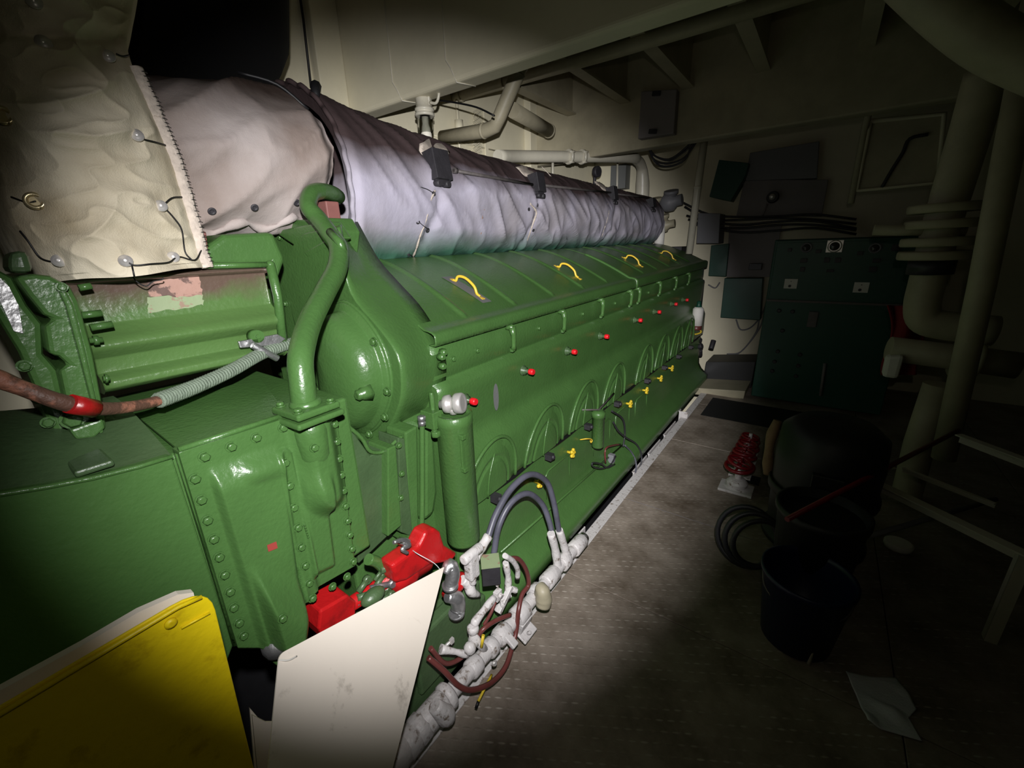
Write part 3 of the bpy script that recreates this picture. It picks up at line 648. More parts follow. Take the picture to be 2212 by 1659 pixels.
# --- oil filter canister with bracket and bright cap
ca = P(980,893,X=-.93); cb_ = P(999,1165,X=-.93); cb_ = Vector((ca.x,ca.y,cb_.z)); L = (ca-cb_).length; r = .061
b = MB(); b.lathe(cb_,(0,0,1),[(r*.5,-.012),(r*.93,-.004),(r,.008),(r,L-.035),(r*1.03,L-.032),(r*1.03,L),(r*.9,L+.004),(r*.88,L-.012)],40)
cn = build('filter_canister', b, m_green, eng, label='tall green filter canister')
b = MB(); q = ca+Vector((.0,0,.035)); dr = Vector((.85,.35,.12)).normalized(); b.lathe(q-dr*.045,dr,[(.016,0),(.018,.014),(.031,.018),(.031,.036),(.022,.040),(.022,.050),(.033,.054),(.035,.060),(.035,.078),(.030,.084),(.024,.080)],28); b.cyl(ca,q+Vector((0,0,-.01)),.014,n=12)
cc = build('filler_cap', b, m_steel, cn, label='bright metal cap on the canister')
b = MB(); q = ca+Vector((-.03,-.045,-.01)); b.box(q+Vector((-.05,-.03,-.03)), q+Vector((.01,.01,.03))); b.cyl(q+Vector((.0,-.02,.02)),q+Vector((.0,-.02,-.055)),.010,n=8); b.cyl(q+Vector((.005,-.02,-.055)),q+Vector((.005,-.02,-.035)),.017,n=6); b.cyl(q+Vector((-.02,0,.0)),q+Vector((-.02,0,.09)),.009,n=8)
build('bracket', b, m_green, cn, bevel=.003)
b = MB(); q = ca+Vector((.056,-.030,-.12)); b.cb(q,(.008,.014,.13)); b.cb(q+Vector((.004,0,.06)),(.02,.018,.016)); b.cb(q+Vector((.004,0,-.06)),(.02,.018,.016)); build('sight_bracket', b, m_green, cn, bevel=.002)
for (u,v,z) in ((948,770,0),(950,790,0),(952,760,0)): 
    b = MB(); q = P(u,v,X=-1.03); b.lathe(q,(1,0,0),[(.013,0),(.013,.02),(.009,.026)],6); build('stud_nut', b, m_green, eng)
# --- soft rail clips and the far end gear
b = MB(); q = P(1495,760,Y=4.45)
for k in range(9):
    a_ = Vector((q.x+random.uniform(-.12,.12), 4.98+random.uniform(-.08,.12), q.z+random.uniform(-.16,.14))); b.cyl(a_, a_+Vector((random.uniform(-.05,.05),random.uniform(.0,.1),random.uniform(-.12,.12))), random.uniform(.012,.035), n=10)
b.box((-1.5,5.0,.1),(-1.05,5.12,1.1)); b.box((-2.1,5.0,.5),(-1.3,5.3,1.5))
build('far_end_gear', b, m_dark, eng, bevel=.004)
# ================================================================ LAGGING BLANKETS
def ridge(p, k): return 1-abs(noise.noise(p*k))*2
MXC, MZC = -1.80, H+.24
def mr(y):
    y = max(1.0, min(5.1, y))
    return .262+.085*math.exp(-(y-1.0)/.45)+.030*max(0,(3.6-y)/2.6)
SEAMY = []
def pm(u, v):      # point of the photo on the manifold drum (real surface at its real distance)
    rr = ray(u, v); o = Vector((0,0,H)); r = .30; p = None
    for _ in range(6):
        a = rr.x**2+rr.z**2; bb = 2*(rr.x*(0-MXC)+rr.z*(H-MZC)); c = MXC**2+(H-MZC)**2-r*r
        D = bb*bb-4*a*c
        if D < 0: D = 0
        p = o+rr*((-bb-math.sqrt(D))/(2*a)); r = mr(p.y)
    return p, math.atan2(p.z-MZC, p.x-MXC)
brk = [(937,362),(1153,398),(1317,420),(1402,440)]
BY = [pm(u,v)[0].y for u,v in brk]
def man(y, th, off=0):
    r = mr(y)
    fr = max(0, math.cos(th*1.0-(-.3)))       # folds strongest on the hanging front
    q = Vector((y*7+th*1.9, th*1.1-y*.7, 3.1))
    f = max(0,ridge(q, .55))**3*.022+max(0,ridge(q+Vector((5,9,1)), 1.05))**3*.011+noise.noise(Vector((y*3,th*2,0)))*.012
    d = f*(.35+.65*fr)*min(1,(y-1.0)*5+.25)
    for s in BY[:3]: d -= .016*math.exp(-((y-s-.05*math.sin(th*2))/.035)**2)
    d -= .02*math.exp(-((y-1.02)/.02)**2)
    r += d+off
    # the blanket spreads where it lies on the cover
    sq = 1.0
    return Vector((MXC+r*math.cos(th), y, MZC+r*math.sin(th)*sq))
b = MB(); b.grid(560, 110, lambda s,t: man(1.0+4.08*s, -math.pi+2*math.pi*t))
b.grid(2, 60, lambda s,t: man(5.08, -math.pi+2*math.pi*t)*(1-s)+Vector((MXC,5.09,MZC))*s)
b.grid(3, 60, lambda s,t: man(1.0, -math.pi+2*math.pi*t, -.05*s)+Vector((0,.02*s,0)))
mb_ = build('insulation_blanket', b, m_fab_man); tag(mb_, 'long lavender-grey insulation blanket over the exhaust manifold, dirty brown along its top', 'insulation blanket', None)
def surf_tube(name, pts, r, m, parent, n=6, fl=1):
    b = MB(); b.tube(pts, r, n=n, seg=3); return build(name, b, m, parent)
b = MB(); b.tube([man(1.0+.006*math.sin(k*1.3), -1.25+k*.045, .004) for k in range(75)], .009, n=8, seg=2); build('edge_hem', b, m_fab_man, mb_)
def fray(pts, w, nm='frayed_seam'):
    b = MB(); ps = catmull([pm(u,v)[0]+Vector((.008,0,0)) for u,v in pts], 8)
    b.tube(ps, [w*(.6+.7*random.random()) for _ in range(len(ps))], n=6); return build(nm, b, m_fray, mb_, label='frayed whitish seam')
fray([(937,412),(925,440),(918,475),(905,510),(896,540),(885,565)], .0045)
fray([(1143,440),(1156,458),(1150,480),(1140,510),(1130,540)], .006)
fray([(1310,440),(1312,462),(1304,490),(1297,512)], .007)
fray([(1168,360),(1185,378),(1200,398),(1222,425),(1228,450)], .003)
b = MB()
for (u,v) in ((1040,435),(1044,450),(1040,468),(1042,482),(1038,500)):
    p = pm(u,v)[0]; b.ball(p+Vector((.0,0,0)), .012, 6, (.8,1,1.4))
build('frayed_seam', b, mat('rusty_fibre',(150,124,112),.9,bump=.6,bscale=100), mb_, label='rusty flaking repair seam')
for pts in (((905,312),(930,300),(972,330),(940,340),(908,335)), ((1112,362),(1135,362),(1158,384),(1128,380)), ((1282,392),(1298,398),(1314,415),(1296,408))):
    b = MB(); ps = [pm(u,v)[0] for u,v in pts]; c = sum(ps, Vector())/len(ps)
    n = Vector((c.x-MXC,0,c.z-MZC)).normalized(); lp = catmull(ps+[ps[0]],5)[:-1]
    b.loft([[p+n*.003 for p in lp],[p.lerp(c,.25)+n*(.012+.006*random.random()) for p in lp],[p.lerp(c,.9)+n*.008 for p in lp]]); build('torn_filling', b, m_fray, mb_, label='torn patch of white filling')
def grom(n, p):
    b = MB(); b.lathe((0,0,0),(0,0,1),[(.012,0),(.013,.002),(.011,.004),(.006,.0045),(.005,.001)],16); return raw(n, b, m_dark, p)
GR = Once(grom)
for (u,v) in ((934,419),(900,478),(921,495),(880,548),(1130,493),(1150,496),(1140,452),(1158,443)):
    p, th = pm(u,v); GR.put('lacing_stud', p+Vector((math.cos(th),0,math.sin(th)))*.008, (math.cos(th),-.2,math.sin(th)), mb_, .8)
for pts in ([(905,405),(920,410),(934,419)], [(900,478),(908,486),(921,495)], [(880,548),(890,556),(898,560)], [(1198,400),(1206,430),(1214,480),(1222,518)], [(1245,466),(1265,464),(1284,452)]):
    surf_tube('lacing_wire', [pm(u,v)[0]+Vector((.012,0,0)) for u,v in pts], .0016, m_wire, mb_)
# dark clamps poking through the blanket and the rod that ties them
for k,(u,v) in enumerate(brk):
    p, th = pm(u,v); sx = (.10,.10,.125) if k == 0 else (.09,.085,.11)
    if k == 3: sx = (.07,.1,.09)
    b = MB(); Rm = Matrix.Rotation(-.18,3,'Y'); b.cb(p+Vector((.0,0,-.002)), (.12,sx[1],sx[2]), Rm)
    o = build('manifold_clamp', b, m_dark, eng, bevel=.003, label='dark rusty steel clamp block poking through the blanket')
    b = MB(); b.cb(p+Vector((.02,0,-.065)), (.07,sx[1]*.8,.03), Rm)
    for q in (-.3,.25): b.cyl(p+Vector((.03,sx[1]*q,-.07)), p+Vector((.066,sx[1]*q,-.072)), .014, n=8)
    build('clamp_bolts', b, m_dark, o)
for k,((u0,v0),(u1,v1)) in enumerate((((968,370),(1140,400)),((1165,402),(1312,417)),((1322,420),(1395,428)))):
    p = pm(u0,v0)[0]+Vector((.035,0,0)); q = pm(u1,v1)[0]+Vector((.035,0,0)); b = MB(); b.cyl(p,q,.0075,n=10)
    if k == 0: b.cyl(p,p+(q-p)*.03,.013,n=6)
    build('tie_rod', b, m_rod, eng, label='dull steel tie rod between the clamps')

# --- middle blanket (short thick section between riser and manifold)
def mid(y, th, off=0):
    t = (y-.3)/.70; xc = -1.70; zc = H+.235+.11*max(0,t-.05); r = .19+.035*t+.035*math.sin(math.pi*min(1,max(0,t)))-.05*sst(.93,1.0,y)
    q = Vector((y*5-th*1.6, th*1.2+y*1.5, 8.3)); f = max(0,ridge(q,.5))**2*.026+max(0,ridge(q+Vector((3,3,3)),1.1))**2*.010+noise.noise(Vector((y*4,th*2,5)))*.014
    c, s = math.cos(th), math.sin(th)
    if s < -.55 and c > -.3: f -= .0
    r += f+off
    return Vector((xc+r*c, y, zc+r*.93*s))
b = MB(); b.grid(200, 110, lambda s,t: mid(.16+.84*s, -math.pi+2*math.pi*t)); md = build('insulation_blanket', b, m_fab_mid)
tag(md, 'short brownish-grey quilted blanket with creases between the tall riser and the long manifold cover', 'insulation blanket')
b = MB(); b.tube([mid(.45+.55*k/24, -.95+.1*math.sin(k*.9), .004) for k in range(25)], [.012+.006*math.sin(k*1.7) for k in range(25)], n=10); build('gathered_hem', b, m_fab_mid, md)
for k,(yy) in enumerate((.56,.68,.82)): 
    p = mid(yy,-.62,.004); GR.put('lacing_stud', p, (1,-.1,-.5), md, .9)
b = MB(); b.tube([mid(.98,.95,.01),mid(.90,1.25,.012),mid(.8,1.45,.03)], .006, n=8, seg=4); b.tube([man(1.02,.95,.012),man(1.05,1.1,.02),man(1.1,1.3,.02)],[.012,.02,.01],n=8); build('strap_rod', b, m_darkp, md, label='dark rod strapped over the blanket joint')

# --- tall riser blanket at the left, quilted panel wrapped round the turbocharger outlet
rR = [(442,579),(425,520),(402,440),(375,350),(345,280),(318,215),(285,140),(275,90),(285,30),(300,-60),(330,-330)]
rL = [(100,612),(62,545),(28,480),(12,430),(0,380),(-40,280),(-60,200),(-60,120),(-50,40),(-40,-60),(-30,-330)]
def lerpl(Lst, t):
    k = t*(len(Lst)-1); i = min(int(k), len(Lst)-2); f = k-i; return Lst[i][0]*(1-f)+Lst[i+1][0]*f, Lst[i][1]*(1-f)+Lst[i+1][1]*f
cR = [ (p.x,p.y) for p in catmull([(u,v,0) for u,v in rR],6)]; cL = [(p.x,p.y) for p in catmull([(u,v,0) for u,v in rL],6)]
def riser(s, t, off=0):
    a = lerpl(cL,t); c = lerpl(cR,t); u = a[0]+(c[0]-a[0])*s; v = a[1]+(c[1]-a[1])*s
    v -= 6*math.sin(s*9)*(1 if t < .02 else 0)*.5
    X = -1.19-.42*(s-.55)**2+.0-.05*t
    q = Vector((u*.011+v*.002, v*.022-u*.006, .5)); e = 1
    f = (1-abs(noise.noise(q*.38)))**4*.022+(1-abs(noise.noise((q+Vector((7,1,4)))*.9)))**5*.007+noise.noise(q*.5)*.02
    f -= .012*math.exp(-((v-78)/14)**2)+.010*math.exp(-((v-50)/12)**2)*0
    for gu,gv in ((235,120),(95,95),(75,440),(290,292),(342,443),(375,553),(270,562),(125,568)): f -= .010*math.exp(-((u-gu)**2+(v-gv)**2)/500)
    f *= 1-.8*sst(.93,1,s)
    p = P(u,v,X=X); return p+Vector((f+off,0,0))
def riser_full(s, t):
    if s < .06: e = riser(0,t); q = 1-s/.06; return e+Vector((-.35*q, -.02*math.sin(q*3.1), 0))
    if s <= .8: return riser((s-.06)/.74, t)
    e = riser(1,t); q = (s-.8)/.2; return e+Vector((-.35*q, .03*math.sin(q*3.1), -.0))
b = MB(); b.grid(250, 270, riser_full); b.grid(60, 3, lambda s,t: riser(s,0)+Vector((-.10*t,.01*t,.004*t)))
rs = build('insulation_blanket', b, m_fab_riser); tag(rs, 'tall cream quilted blanket at the left edge, laced with black wire through eyelets', 'insulation blanket')
def pr(u, v, off=.006):      # nearest point of the riser front to a photo point
    best = None
    for j in range(61):
        t = j/60; a = lerpl(cL,t); c = lerpl(cR,t)
        for s in ((u-a[0])/(c[0]-a[0]),):
            s = max(0,min(1,s)); vv = a[1]+(c[1]-a[1])*s; d = abs(vv-v)
            if best is None or d < best[0]: best = (d,s,t)
    return riser(best[1],best[2],off)
b = MB(); ps = [riser(1,.0+.594*k/50,.004)+Vector((-.004,.0,0)) for k in range(51)]
def fbind(s,t):
    k = s*50; i = min(int(k),49); p = ps[i].lerp(ps[i+1],k-i); w = .024*(.9+.15*noise.noise(Vector((s*14,0,0)))); return p+Vector((.004*math.sin(t*math.pi)+.003*noise.noise(Vector((s*60,t*3,0))), -w*.35+w*t, 0))
b.grid(150,6,fbind); build('edge_binding', b, m_fray, rs, solid=.006, label='pale stitched edge binding')
b = MB()
for k in range(40):
    p = fbind(.04+k*.024,.95); b.tube([p+Vector((.006,-.006,0)),p+Vector((.009,.002,.001)),p+Vector((.004,.008,0))],.0010,n=4)
build('stitching', b, m_wire, rs)
def ringm(n, p):
    b = MB(); b.tube([(.0125*math.cos(a),.0125*math.sin(a),.003) for a in [2*math.pi*k/20 for k in range(21)]],.0042,n=8); b.lathe((0,0,0),(0,0,1),[(.011,0),(.011,.001)],14); return raw(n, b, m_eye, p)
m_eye = mat('brass_eyelet', (206,190,150), .3, metal=.8)
def washm(n, p):
    b = MB(); b.lathe((0,0,0),(0,0,1),[(.0125,0),(.012,.003),(.007,.004),(.0045,.008),(.002,.009)],16); return raw(n, b, m_steel, p)
EY = Once(ringm); WS = Once(washm)
for (u,v) in ((75,440),(3,252)): EY.put('eyelet', pr(u,v), (1,-.3,.1), rs)
for (u,v) in ((290,292),(342,443),(375,553),(268,562),(125,568),(93,95),(235,120),(70,12)): WS.put('lacing_washer', pr(u,v), (1,-.3,.2), rs)
for pts in ([(290,292),(302,300),(325,312),(352,318)],[(345,443),(365,428),(388,426)],[(345,445),(368,472),(385,495),(398,540),(410,565)],[(268,562),(285,572),(320,572),(360,568),(385,558),(415,560),(432,545)],[(280,572),(284,590)],
            [(125,568),(105,565),(80,552),(55,525),(30,500)],[(75,440),(55,436),(20,428)],[(250,118),(262,122),(275,120)]):
    b = MB(); b.tube([pr(u,v,.010) for u,v in pts], .0017, n=5, seg=5); build('lacing_wire', b, m_wire, rs)
# loose wire end hanging onto the duct
b = MB(); b.tube([P(u,v,X=-1.25) for u,v in ((284,582),(292,605),(315,618),(330,608),(350,604),(352,600))], .0014, n=5, seg=5); build('lacing_wire', b, m_wire, rs)
b = MB(); b.tube([P(360,-300,X=-2.15),P(360,-100,X=-2.15),P(365,20,X=-2.15),P(368,80,X=-2.15),P(370,120,X=-2.15),P(372,150,X=-2.15)], [.40,.40,.40,.37,.29,.12], n=36); build('corner_shade', b, m_shade_black, eng, label='added black rounded shape standing in for shade in the upper left corner')  # added black shape that puts shade into the upper left corner

# ================================================================ OVERHEAD: lamp and pipes
LX, LY = -2.0, 1.985
lamp = thing('bulkhead_lamp', (LX,LY,ZB), 'jar-shaped glass work lamp hanging under the near deck beam', 'lamp')
lz = P(920,178,Y=LY).z; ztop = ZB; c0 = P(917,240,Y=LY); LX = c0.x
zb_ = P(918,290,Y=LY).z; R_ = .046
b = MB(); o = Vector((LX,LY,0))
b.lathe((LX,LY,ztop),(0,0,-1),[(.045,0),(.047,.004),(.047,.05),(.055,.052),(.055,.064),(.048,.066),(.048,.074),(.056,.076),(.056,.088),(.05,.092)],28); lb = build('lamp_base', b, m_pipe, lamp)
b = MB(); gz = ztop-.092; Lg = gz-zb_
b.lathe((LX,LY,gz),(0,0,-1),[(R_,0),(R_,Lg*.68),(R_*.93,Lg*.84),(R_*.72,Lg*.95),(R_*.3,Lg),(R_*.28,Lg-.004),(R_*.69,Lg*.95-.004),(R_*.9,Lg*.83),(R_*.95,Lg*.68),(R_*.95,0)],32); build('glass_jar', b, m_glass, lamp)
b = MB(); b.lathe((LX,LY,gz+.005),(0,0,-1),[(.02,0),(.02,.03),(.018,.04),(.024,.06),(.032,.10),(.030,.13),(.014,.15)],20); build('bulb', b, m_bulb, lamp)
b = MB(); q = Vector((LX+.05,LY,ztop-.03)); b.tube([q,q+Vector((.05,0,-.01)),q+Vector((.075,0,.03)),q+Vector((.06,0,.07)),q+Vector((.05,.0,.1))],.008,n=8,seg=4); b.cyl((LX+.04,LY,ztop-.04),(LX+.04,LY,ztop+.04),.010,n=8); build('conduit_hook', b, m_pipe, lamp)
b = MB(); b.tube([P(u,v,Y=2.3) for u,v in ((942,216),(985,222),(1030,232),(1068,250))], .006, n=6, seg=4); tag(build('lamp_cable', b, m_wire), 'thin dark cable sagging from the jar lamp to the wall', 'cable')
for (u,v0,v1,w) in ((772,222,240,.012),(797,212,240,.006)):
    b = MB(); b.cyl(P(u,v0,Y=2.02), P(u,v1,Y=2.02)+Vector((0,0,-.02)), w, n=8); tag(build('hanger_rod', b, m_pipe), 'stubby thick cream hanger under the near beam' if w > .01 else 'slim cream hanger rod under the near beam', 'hanger')
def pipe_thing(name, pts, r, m, label, cat='pipe', seg=0, n=18, collars=(), group=None):
    root = thing(name, pts[0], label, cat, group); b = MB(); b.tube(pts, r, n=n, seg=seg); build('pipe', b, m, root)
    for (k,f,rr,L) in collars:
        a, c = Vector(pts[k]), Vector(pts[k+1]); p = a.lerp(c,f); d = (c-a).normalized(); b = MB(); b.lathe(p-d*L/2,d,[(rr*.9,0),(rr,.003),(rr,L-.003),(rr*.9,L)],n); build('collar', b, m, root)
    return root
YA = 2.75
A = [P(u,v,Y=YA) for u,v in ((1380,52),(1240,95),(1130,133),(1110,165),(1078,258),(1065,283),(1040,288))]+[P(985,285,Y=2.9)+Vector((-.25,.1,0))]
el = [P(1385,50,Y=YA)+Vector((.5,0,.01)), P(1160,122,Y=YA), P(1135,130,Y=YA), P(1122,150,Y=YA), P(1080,250,Y=YA-.05), P(1070,272,Y=YA-.05), P(1050,282,Y=YA-.05), P(955,297,Y=YA-.05)]
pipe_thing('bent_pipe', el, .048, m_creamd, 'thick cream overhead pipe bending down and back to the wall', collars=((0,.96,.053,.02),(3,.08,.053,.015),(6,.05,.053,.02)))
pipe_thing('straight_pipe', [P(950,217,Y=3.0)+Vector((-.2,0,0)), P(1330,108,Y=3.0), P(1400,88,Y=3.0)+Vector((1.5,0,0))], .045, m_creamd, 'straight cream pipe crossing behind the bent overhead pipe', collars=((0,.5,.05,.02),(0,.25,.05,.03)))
q0, q1 = P(1108,238,Z=H+1.0), P(1188,284,Z=H+1.0)
pipe_thing('stub_pipe', [q0, q1], .055, m_creamd, 'short cream stub pipe with a capped end beneath the crossing pipes', collars=((0,.97,.06,.03),))
Yc = 3.9
cp = [P(1075,338,X=-2.35), P(1150,338,X=-2.33), P(1350,340,X=-1.85), P(1375,345,X=-1.83), P(1386,362,X=-1.83), P(1388,395,X=-1.83), P(1387,430,X=-1.83)]
root = thing('elbow_pipe', cp[-1], 'cream pipe running above the manifold and turning down beside its far end', 'pipe')
b = MB(); b.tube(cp, [.05,.05,.05,.052,.055,.075,.078], n=20, seg=6); build('pipe', b, m_pipe, root)
for f in (.37,.51):
    b = MB(); p = cp[1].lerp(cp[2],f); d = (cp[2]-cp[1]).normalized(); b.lathe(p-d*.015,d,[(.066,0),(.066,.03)],20); 
    for a in range(4):
        t = a*math.pi/2+.6; u_,v_ = frame(d); b.cyl(p-d*.03+(u_*math.cos(t)+v_*math.sin(t))*.062, p+d*.03+(u_*math.cos(t)+v_*math.sin(t))*.062, .01, n=6)
    build('flange', b, m_pipe, root)
# wall fittings behind the lamp
b = MB(); p = P(990,275,X=-2.66); b.cyl(p+Vector((0,0,-.35)), p+Vector((0,0,.25)), .012, n=8); b.cyl(p+Vector((.01,0,-.05)), p+Vector((.01,0,.05)), .035, n=12); b.cb(p+Vector((.01,.06,0)),(.03,.05,.05)); tag(build('conduit_fitting', b, m_cream), 'cream conduit with a round junction fitting on the wall left of the bent pipe', 'conduit')
b = MB()
for k in range(18):
    p = P(1030+ (k%2)*2,238+k*5.6,X=-2.67); b.cb(p,(.012,.13,.008),Matrix.Rotation(.5,3,'X'))
p = P(1048,240,X=-2.68); q = P(1048,340,X=-2.68); b.box((p.x-.01,p.y-.02,q.z),(p.x+.004,p.y+.02,p.z)); tag(build('cable_ladder', b, m_cream), 'vertical cream cable ladder of short rungs on the wall', 'cable ladder')
b = MB(); b.tube([Vector((-2.685,P(u,v,X=-2.685).y,P(u,v,X=-2.685).z)) for u,v in ((640,-60),(655,40),(672,190))], .008, n=6); tag(build('wall_cable', b, m_wire), 'thin black cable running down the wall above the middle blanket', 'cable')
b = MB(); b.tube([Vector((-2.69,P(u,v,X=-2.69).y,P(u,v,X=-2.69).z)) for u,v in ((930,290),(1010,312),(1090,330))], .006, n=6); tag(build('wall_tube', b, m_cream), 'thin cream tube low on the wall behind the manifold', 'tube')
# dark machinery behind the manifold beneath the elbow pipe
for (u,v,w_,h_,lb) in ((1285,372,.10,.12,'small dark round gauge body behind the manifold'),(1345,385,.16,.14,'grey block housing behind the far manifold')):
    p = P(u,v,X=-2.3); b = MB()
    if w_ < .12: b.lathe(p,(1,-.3,0),[(.05,0),(.06,.01),(.06,.05),(.05,.06)],16); b.cyl(p+Vector((0,0,-.2)),p,.02,n=8)
    else: b.cb(p,(.2,w_*2,h_*2)); 
    tag(build('hidden_fitting', b, m_dark if w_ < .12 else m_greyp, bevel=.004), lb, 'machine part')
for (u,v0,v1) in ((1334,350,400),(1194,352,372)):
    b = MB(); b.cyl(P(u,v0,X=-2.1), P(u,v1,X=-2.1)+Vector((0,0,-.2)), .012, n=8); tag(build('hanger_rod', b, m_pipe), 'cream rod dropping from the elbow pipe near its bend' if u > 1300 else 'short cream rod below the elbow pipe flanges', 'hanger')
# ================================================================ FOREGROUND GUARDS
def rsheet(pts, th, r=.03, nn=6):     # thin sheet with rounded corners from four real corner points
    out = []; n = len(pts)
    for i in range(n):
        a, p, c = pts[i-1], pts[i], pts[(i+1)%n]; rr = r[i] if isinstance(r, tuple) else r
        u = (a-p).normalized()*rr; v = (c-p).normalized()*rr
        for k in range(nn+1):
            t = k/nn; out.append(p+u*(1-t)**2+v*t*t)
    b = MB(); nrm_ = (pts[1]-pts[0]).cross(pts[2]-pts[0]).normalized(); b.prism(out, nrm_*th); return b
XY = -.70
tl = P(-330,1720,X=XY); tr_ = P(452,1262,X=XY); br = P(590,1830,X=XY); bl = P(-330,2300,X=XY)
yg = thing('yellow_guard', (XY, tr_.y-.15, 0), 'yellow-painted steel guard plate with a rounded top corner, in front of the flywheel cover', 'guard')
b = rsheet([tl,tr_,br,bl], .004, (.01,.05,.01,.01)); build('plate', b, m_yellow, yg, bevel=.0015)
b = MB(); up = Vector((0,0,.006)); a = P(380,1305,X=XY)+Vector((.004,0,-.004)); c = P(-300,1708,X=XY)+Vector((.004,0,-.004)); b.tube([P(440,1284,X=XY)+Vector((.003,-.004,0)),a,c], .0035, n=8); b.tube([P(452,1322,X=XY)+Vector((.003,0,0)),P(390,1355,X=XY)+Vector((.003,0,0))],.002,n=6); build('folded_edge', b, m_yellow, yg)
b = MB(); q = P(368,1345,X=XY)+Vector((.001,0,0)); b.lathe(q,(1,0,0),[(.008,0),(.008,.003),(.004,.005)],14); build('screw', b, m_yellow, yg)
b = MB(); q = [P(u,v,X=XY-.02) for u,v in ((-330,1690),(0,1492),(180,1393),(300,1322),(385,1284),(418,1280),(430,1330),(-330,1800))]; b.prism(q,(-.012,0,0)); tag(build('backing_board', b, m_guard), 'white board edge showing behind the yellow guard', 'board')
# white guard sheet
w1, w2, w4 = P(603,1413,X=-.74), P(960,1224,X=-.80), P(575,1700,X=-.62)
_n = (w2-w1).cross(w4-w1); _r = ray(838,1700); _o = Vector((0,0,H)); w3 = _o+_r*((w1-_o).dot(_n)/_r.dot(_n))     # the sheet is flat
wg = thing('white_guard', (-.7,.3,0), 'off-white kite-shaped sheet steel guard tied by one corner, right of the yellow plate', 'guard')
b = rsheet([w1,w2,w3,w4], .003, (.012,.006,.01,.01)); build('sheet', b, m_guard, wg)
b = MB(); q = w1+Vector((.006,.0,-.02)); b.tube([q+Vector((0,-.005,.014)),q+Vector((.008,.008,.006)),q+Vector((.004,.025,-.004))],.0016,n=6,seg=4); build('wire_tie', b, m_paper, wg)
b = MB(); q = w2; b.tube([q+Vector((.0,-.012,-.012)),q+Vector((-.01,-.03,.03)),q+Vector((-.05,-.06,.07)),P(880,1178,X=-.95)],.0012,n=5,seg=4); build('string', b, m_string, wg, label='clear string tying the top corner')
b = MB(); q = [P(u,v,X=-.78) for u,v in ((545,1545),(575,1560),(590,1560),(585,1720),(560,1700))]; b.prism(q,(-.004,0,0)); q = [P(u,v,X=-.80) for u,v in ((540,1530),(600,1600),(640,1800),(560,1800))]; b.prism(q,(-.004,0,0)); tag(build('backing_board', b, m_guard), 'pale board in the dark gap between the yellow and white guards', 'board')

# ================================================================ RED PUMP AND FITTINGS
rp = thing('red_pump', (-.95,.6,.1), 'bright red painted pump body beneath the green filter canister, behind the white guard', 'pump')
a = P(690,1350,X=-.93); c = P(925,1195,X=-.93); d = (c-a)
b = MB(); b.lathe(a,d,[(.02,d.length*.1),(.022,d.length*.55),(.048,d.length*.58),(.05,d.length*.70),(.056,d.length*.72),(.056,d.length*.76),(.05,d.length*.78),(.05,d.length*.93),(.035,d.length)],24); build('body', b, m_red, rp)
b = MB(); q = [P(u,v,X=-.87) for u,v in ((846,1222),(905,1180),(920,1150),(940,1140),(953,1150),(962,1180),(990,1196),(975,1215),(930,1222),(880,1255),(855,1262))]; b.prism(q,(-.06,0,0)); build('casting', b, m_red, rp, bevel=.012, seg=3)
b = MB(); q = [P(u,v,X=-.90) for u,v in ((692,1320),(752,1285),(770,1300),(768,1340),(700,1385),(688,1360))]; b.prism(q,(-.08,0,0)); build('end_block', b, m_red, rp, bevel=.006)
b = MB(); b.tube([P(962,1290,X=-.86),P(985,1262,X=-.86),P(1000,1245,X=-.87)],[.018,.03,.02],n=14,seg=4); build('red_elbow', b, m_red, rp)
b = MB(); b.tube([P(962,1240,X=-.84),P(972,1222,X=-.84),P(978,1240,X=-.83),P(972,1268,X=-.83)],[.018,.024,.024,.022],n=16,seg=5); b.lathe(P(972,1262,X=-.83),(0,0,-1),[(.027,0),(.027,.012)],16); build('pipe_elbow', b, m_alu, rp, label='silver pipe elbow')
b = MB(); b.tube([P(965,1290,X=-.84),P(985,1292,X=-.83),P(990,1312,X=-.83),P(985,1325,X=-.83)],[.016,.026,.025,.023],n=16,seg=5); b.lathe(P(986,1322,X=-.83),(0,.1,-1),[(.028,0),(.028,.010)],16); build('pipe_elbow', b, m_alu, rp, label='silver pipe elbow')
b = MB(); b.tube([P(998,1252,X=-.84),P(1012,1262,X=-.83),P(1018,1278,X=-.82),P(1035,1285,X=-.82)],[.016,.02,.018,.008],n=14,seg=4); build('pipe_elbow', b, m_white, rp, label='white painted elbow')
gp = thing('green_drain_pipe', P(870,1260,X=-.9), 'bent green pipe entering the red pump from above', 'pipe')
b = MB(); b.tube([P(u,v,X=-.93) for u,v in ((795,1208),(815,1215),(840,1238),(868,1255),(872,1300))], .016, n=16, seg=5); build('pipe', b, m_green, gp); b = MB(); b.lathe(P(852,1245,X=-.925),(0,.4,-1),[(.02,-.003),(.02,.003)],14); build('hose_clip', b, m_steel, gp)
lk = thing('control_linkage', P(810,1260,X=-.92), 'cluster of dark green linkage arms and small fittings left of the bent green pipe', 'linkage')
for k in range(14):
    q = P(random.uniform(765,850),random.uniform(1215,1330),X=-.92); b = MB(); e = q+Vector((random.uniform(-.01,.02),random.uniform(.02,.07),random.uniform(-.03,.03)))
    b.cyl(q, e, random.uniform(.006,.012), n=8); b.lathe(e,(1,0,0),[(.012,-.008),(.014,0),(.012,.008)],8); build('arm', b, m_greend if k%4 else m_alu, lk)
b = MB(); b.ball(P(806,1288,X=-.89),.024,16,(1,1.6,.9)); build('oil_cup', b, m_greend, lk)
b = MB(); b.box((-1.05,.2,.02),(-.90,1.0,.22)); b.box((-.93,.62,.1),(-.88,.95,.34)); tag(build('bed_plate', b, m_greend, bevel=.01), 'dark green bed plate low beside the pipe run', 'engine bed')
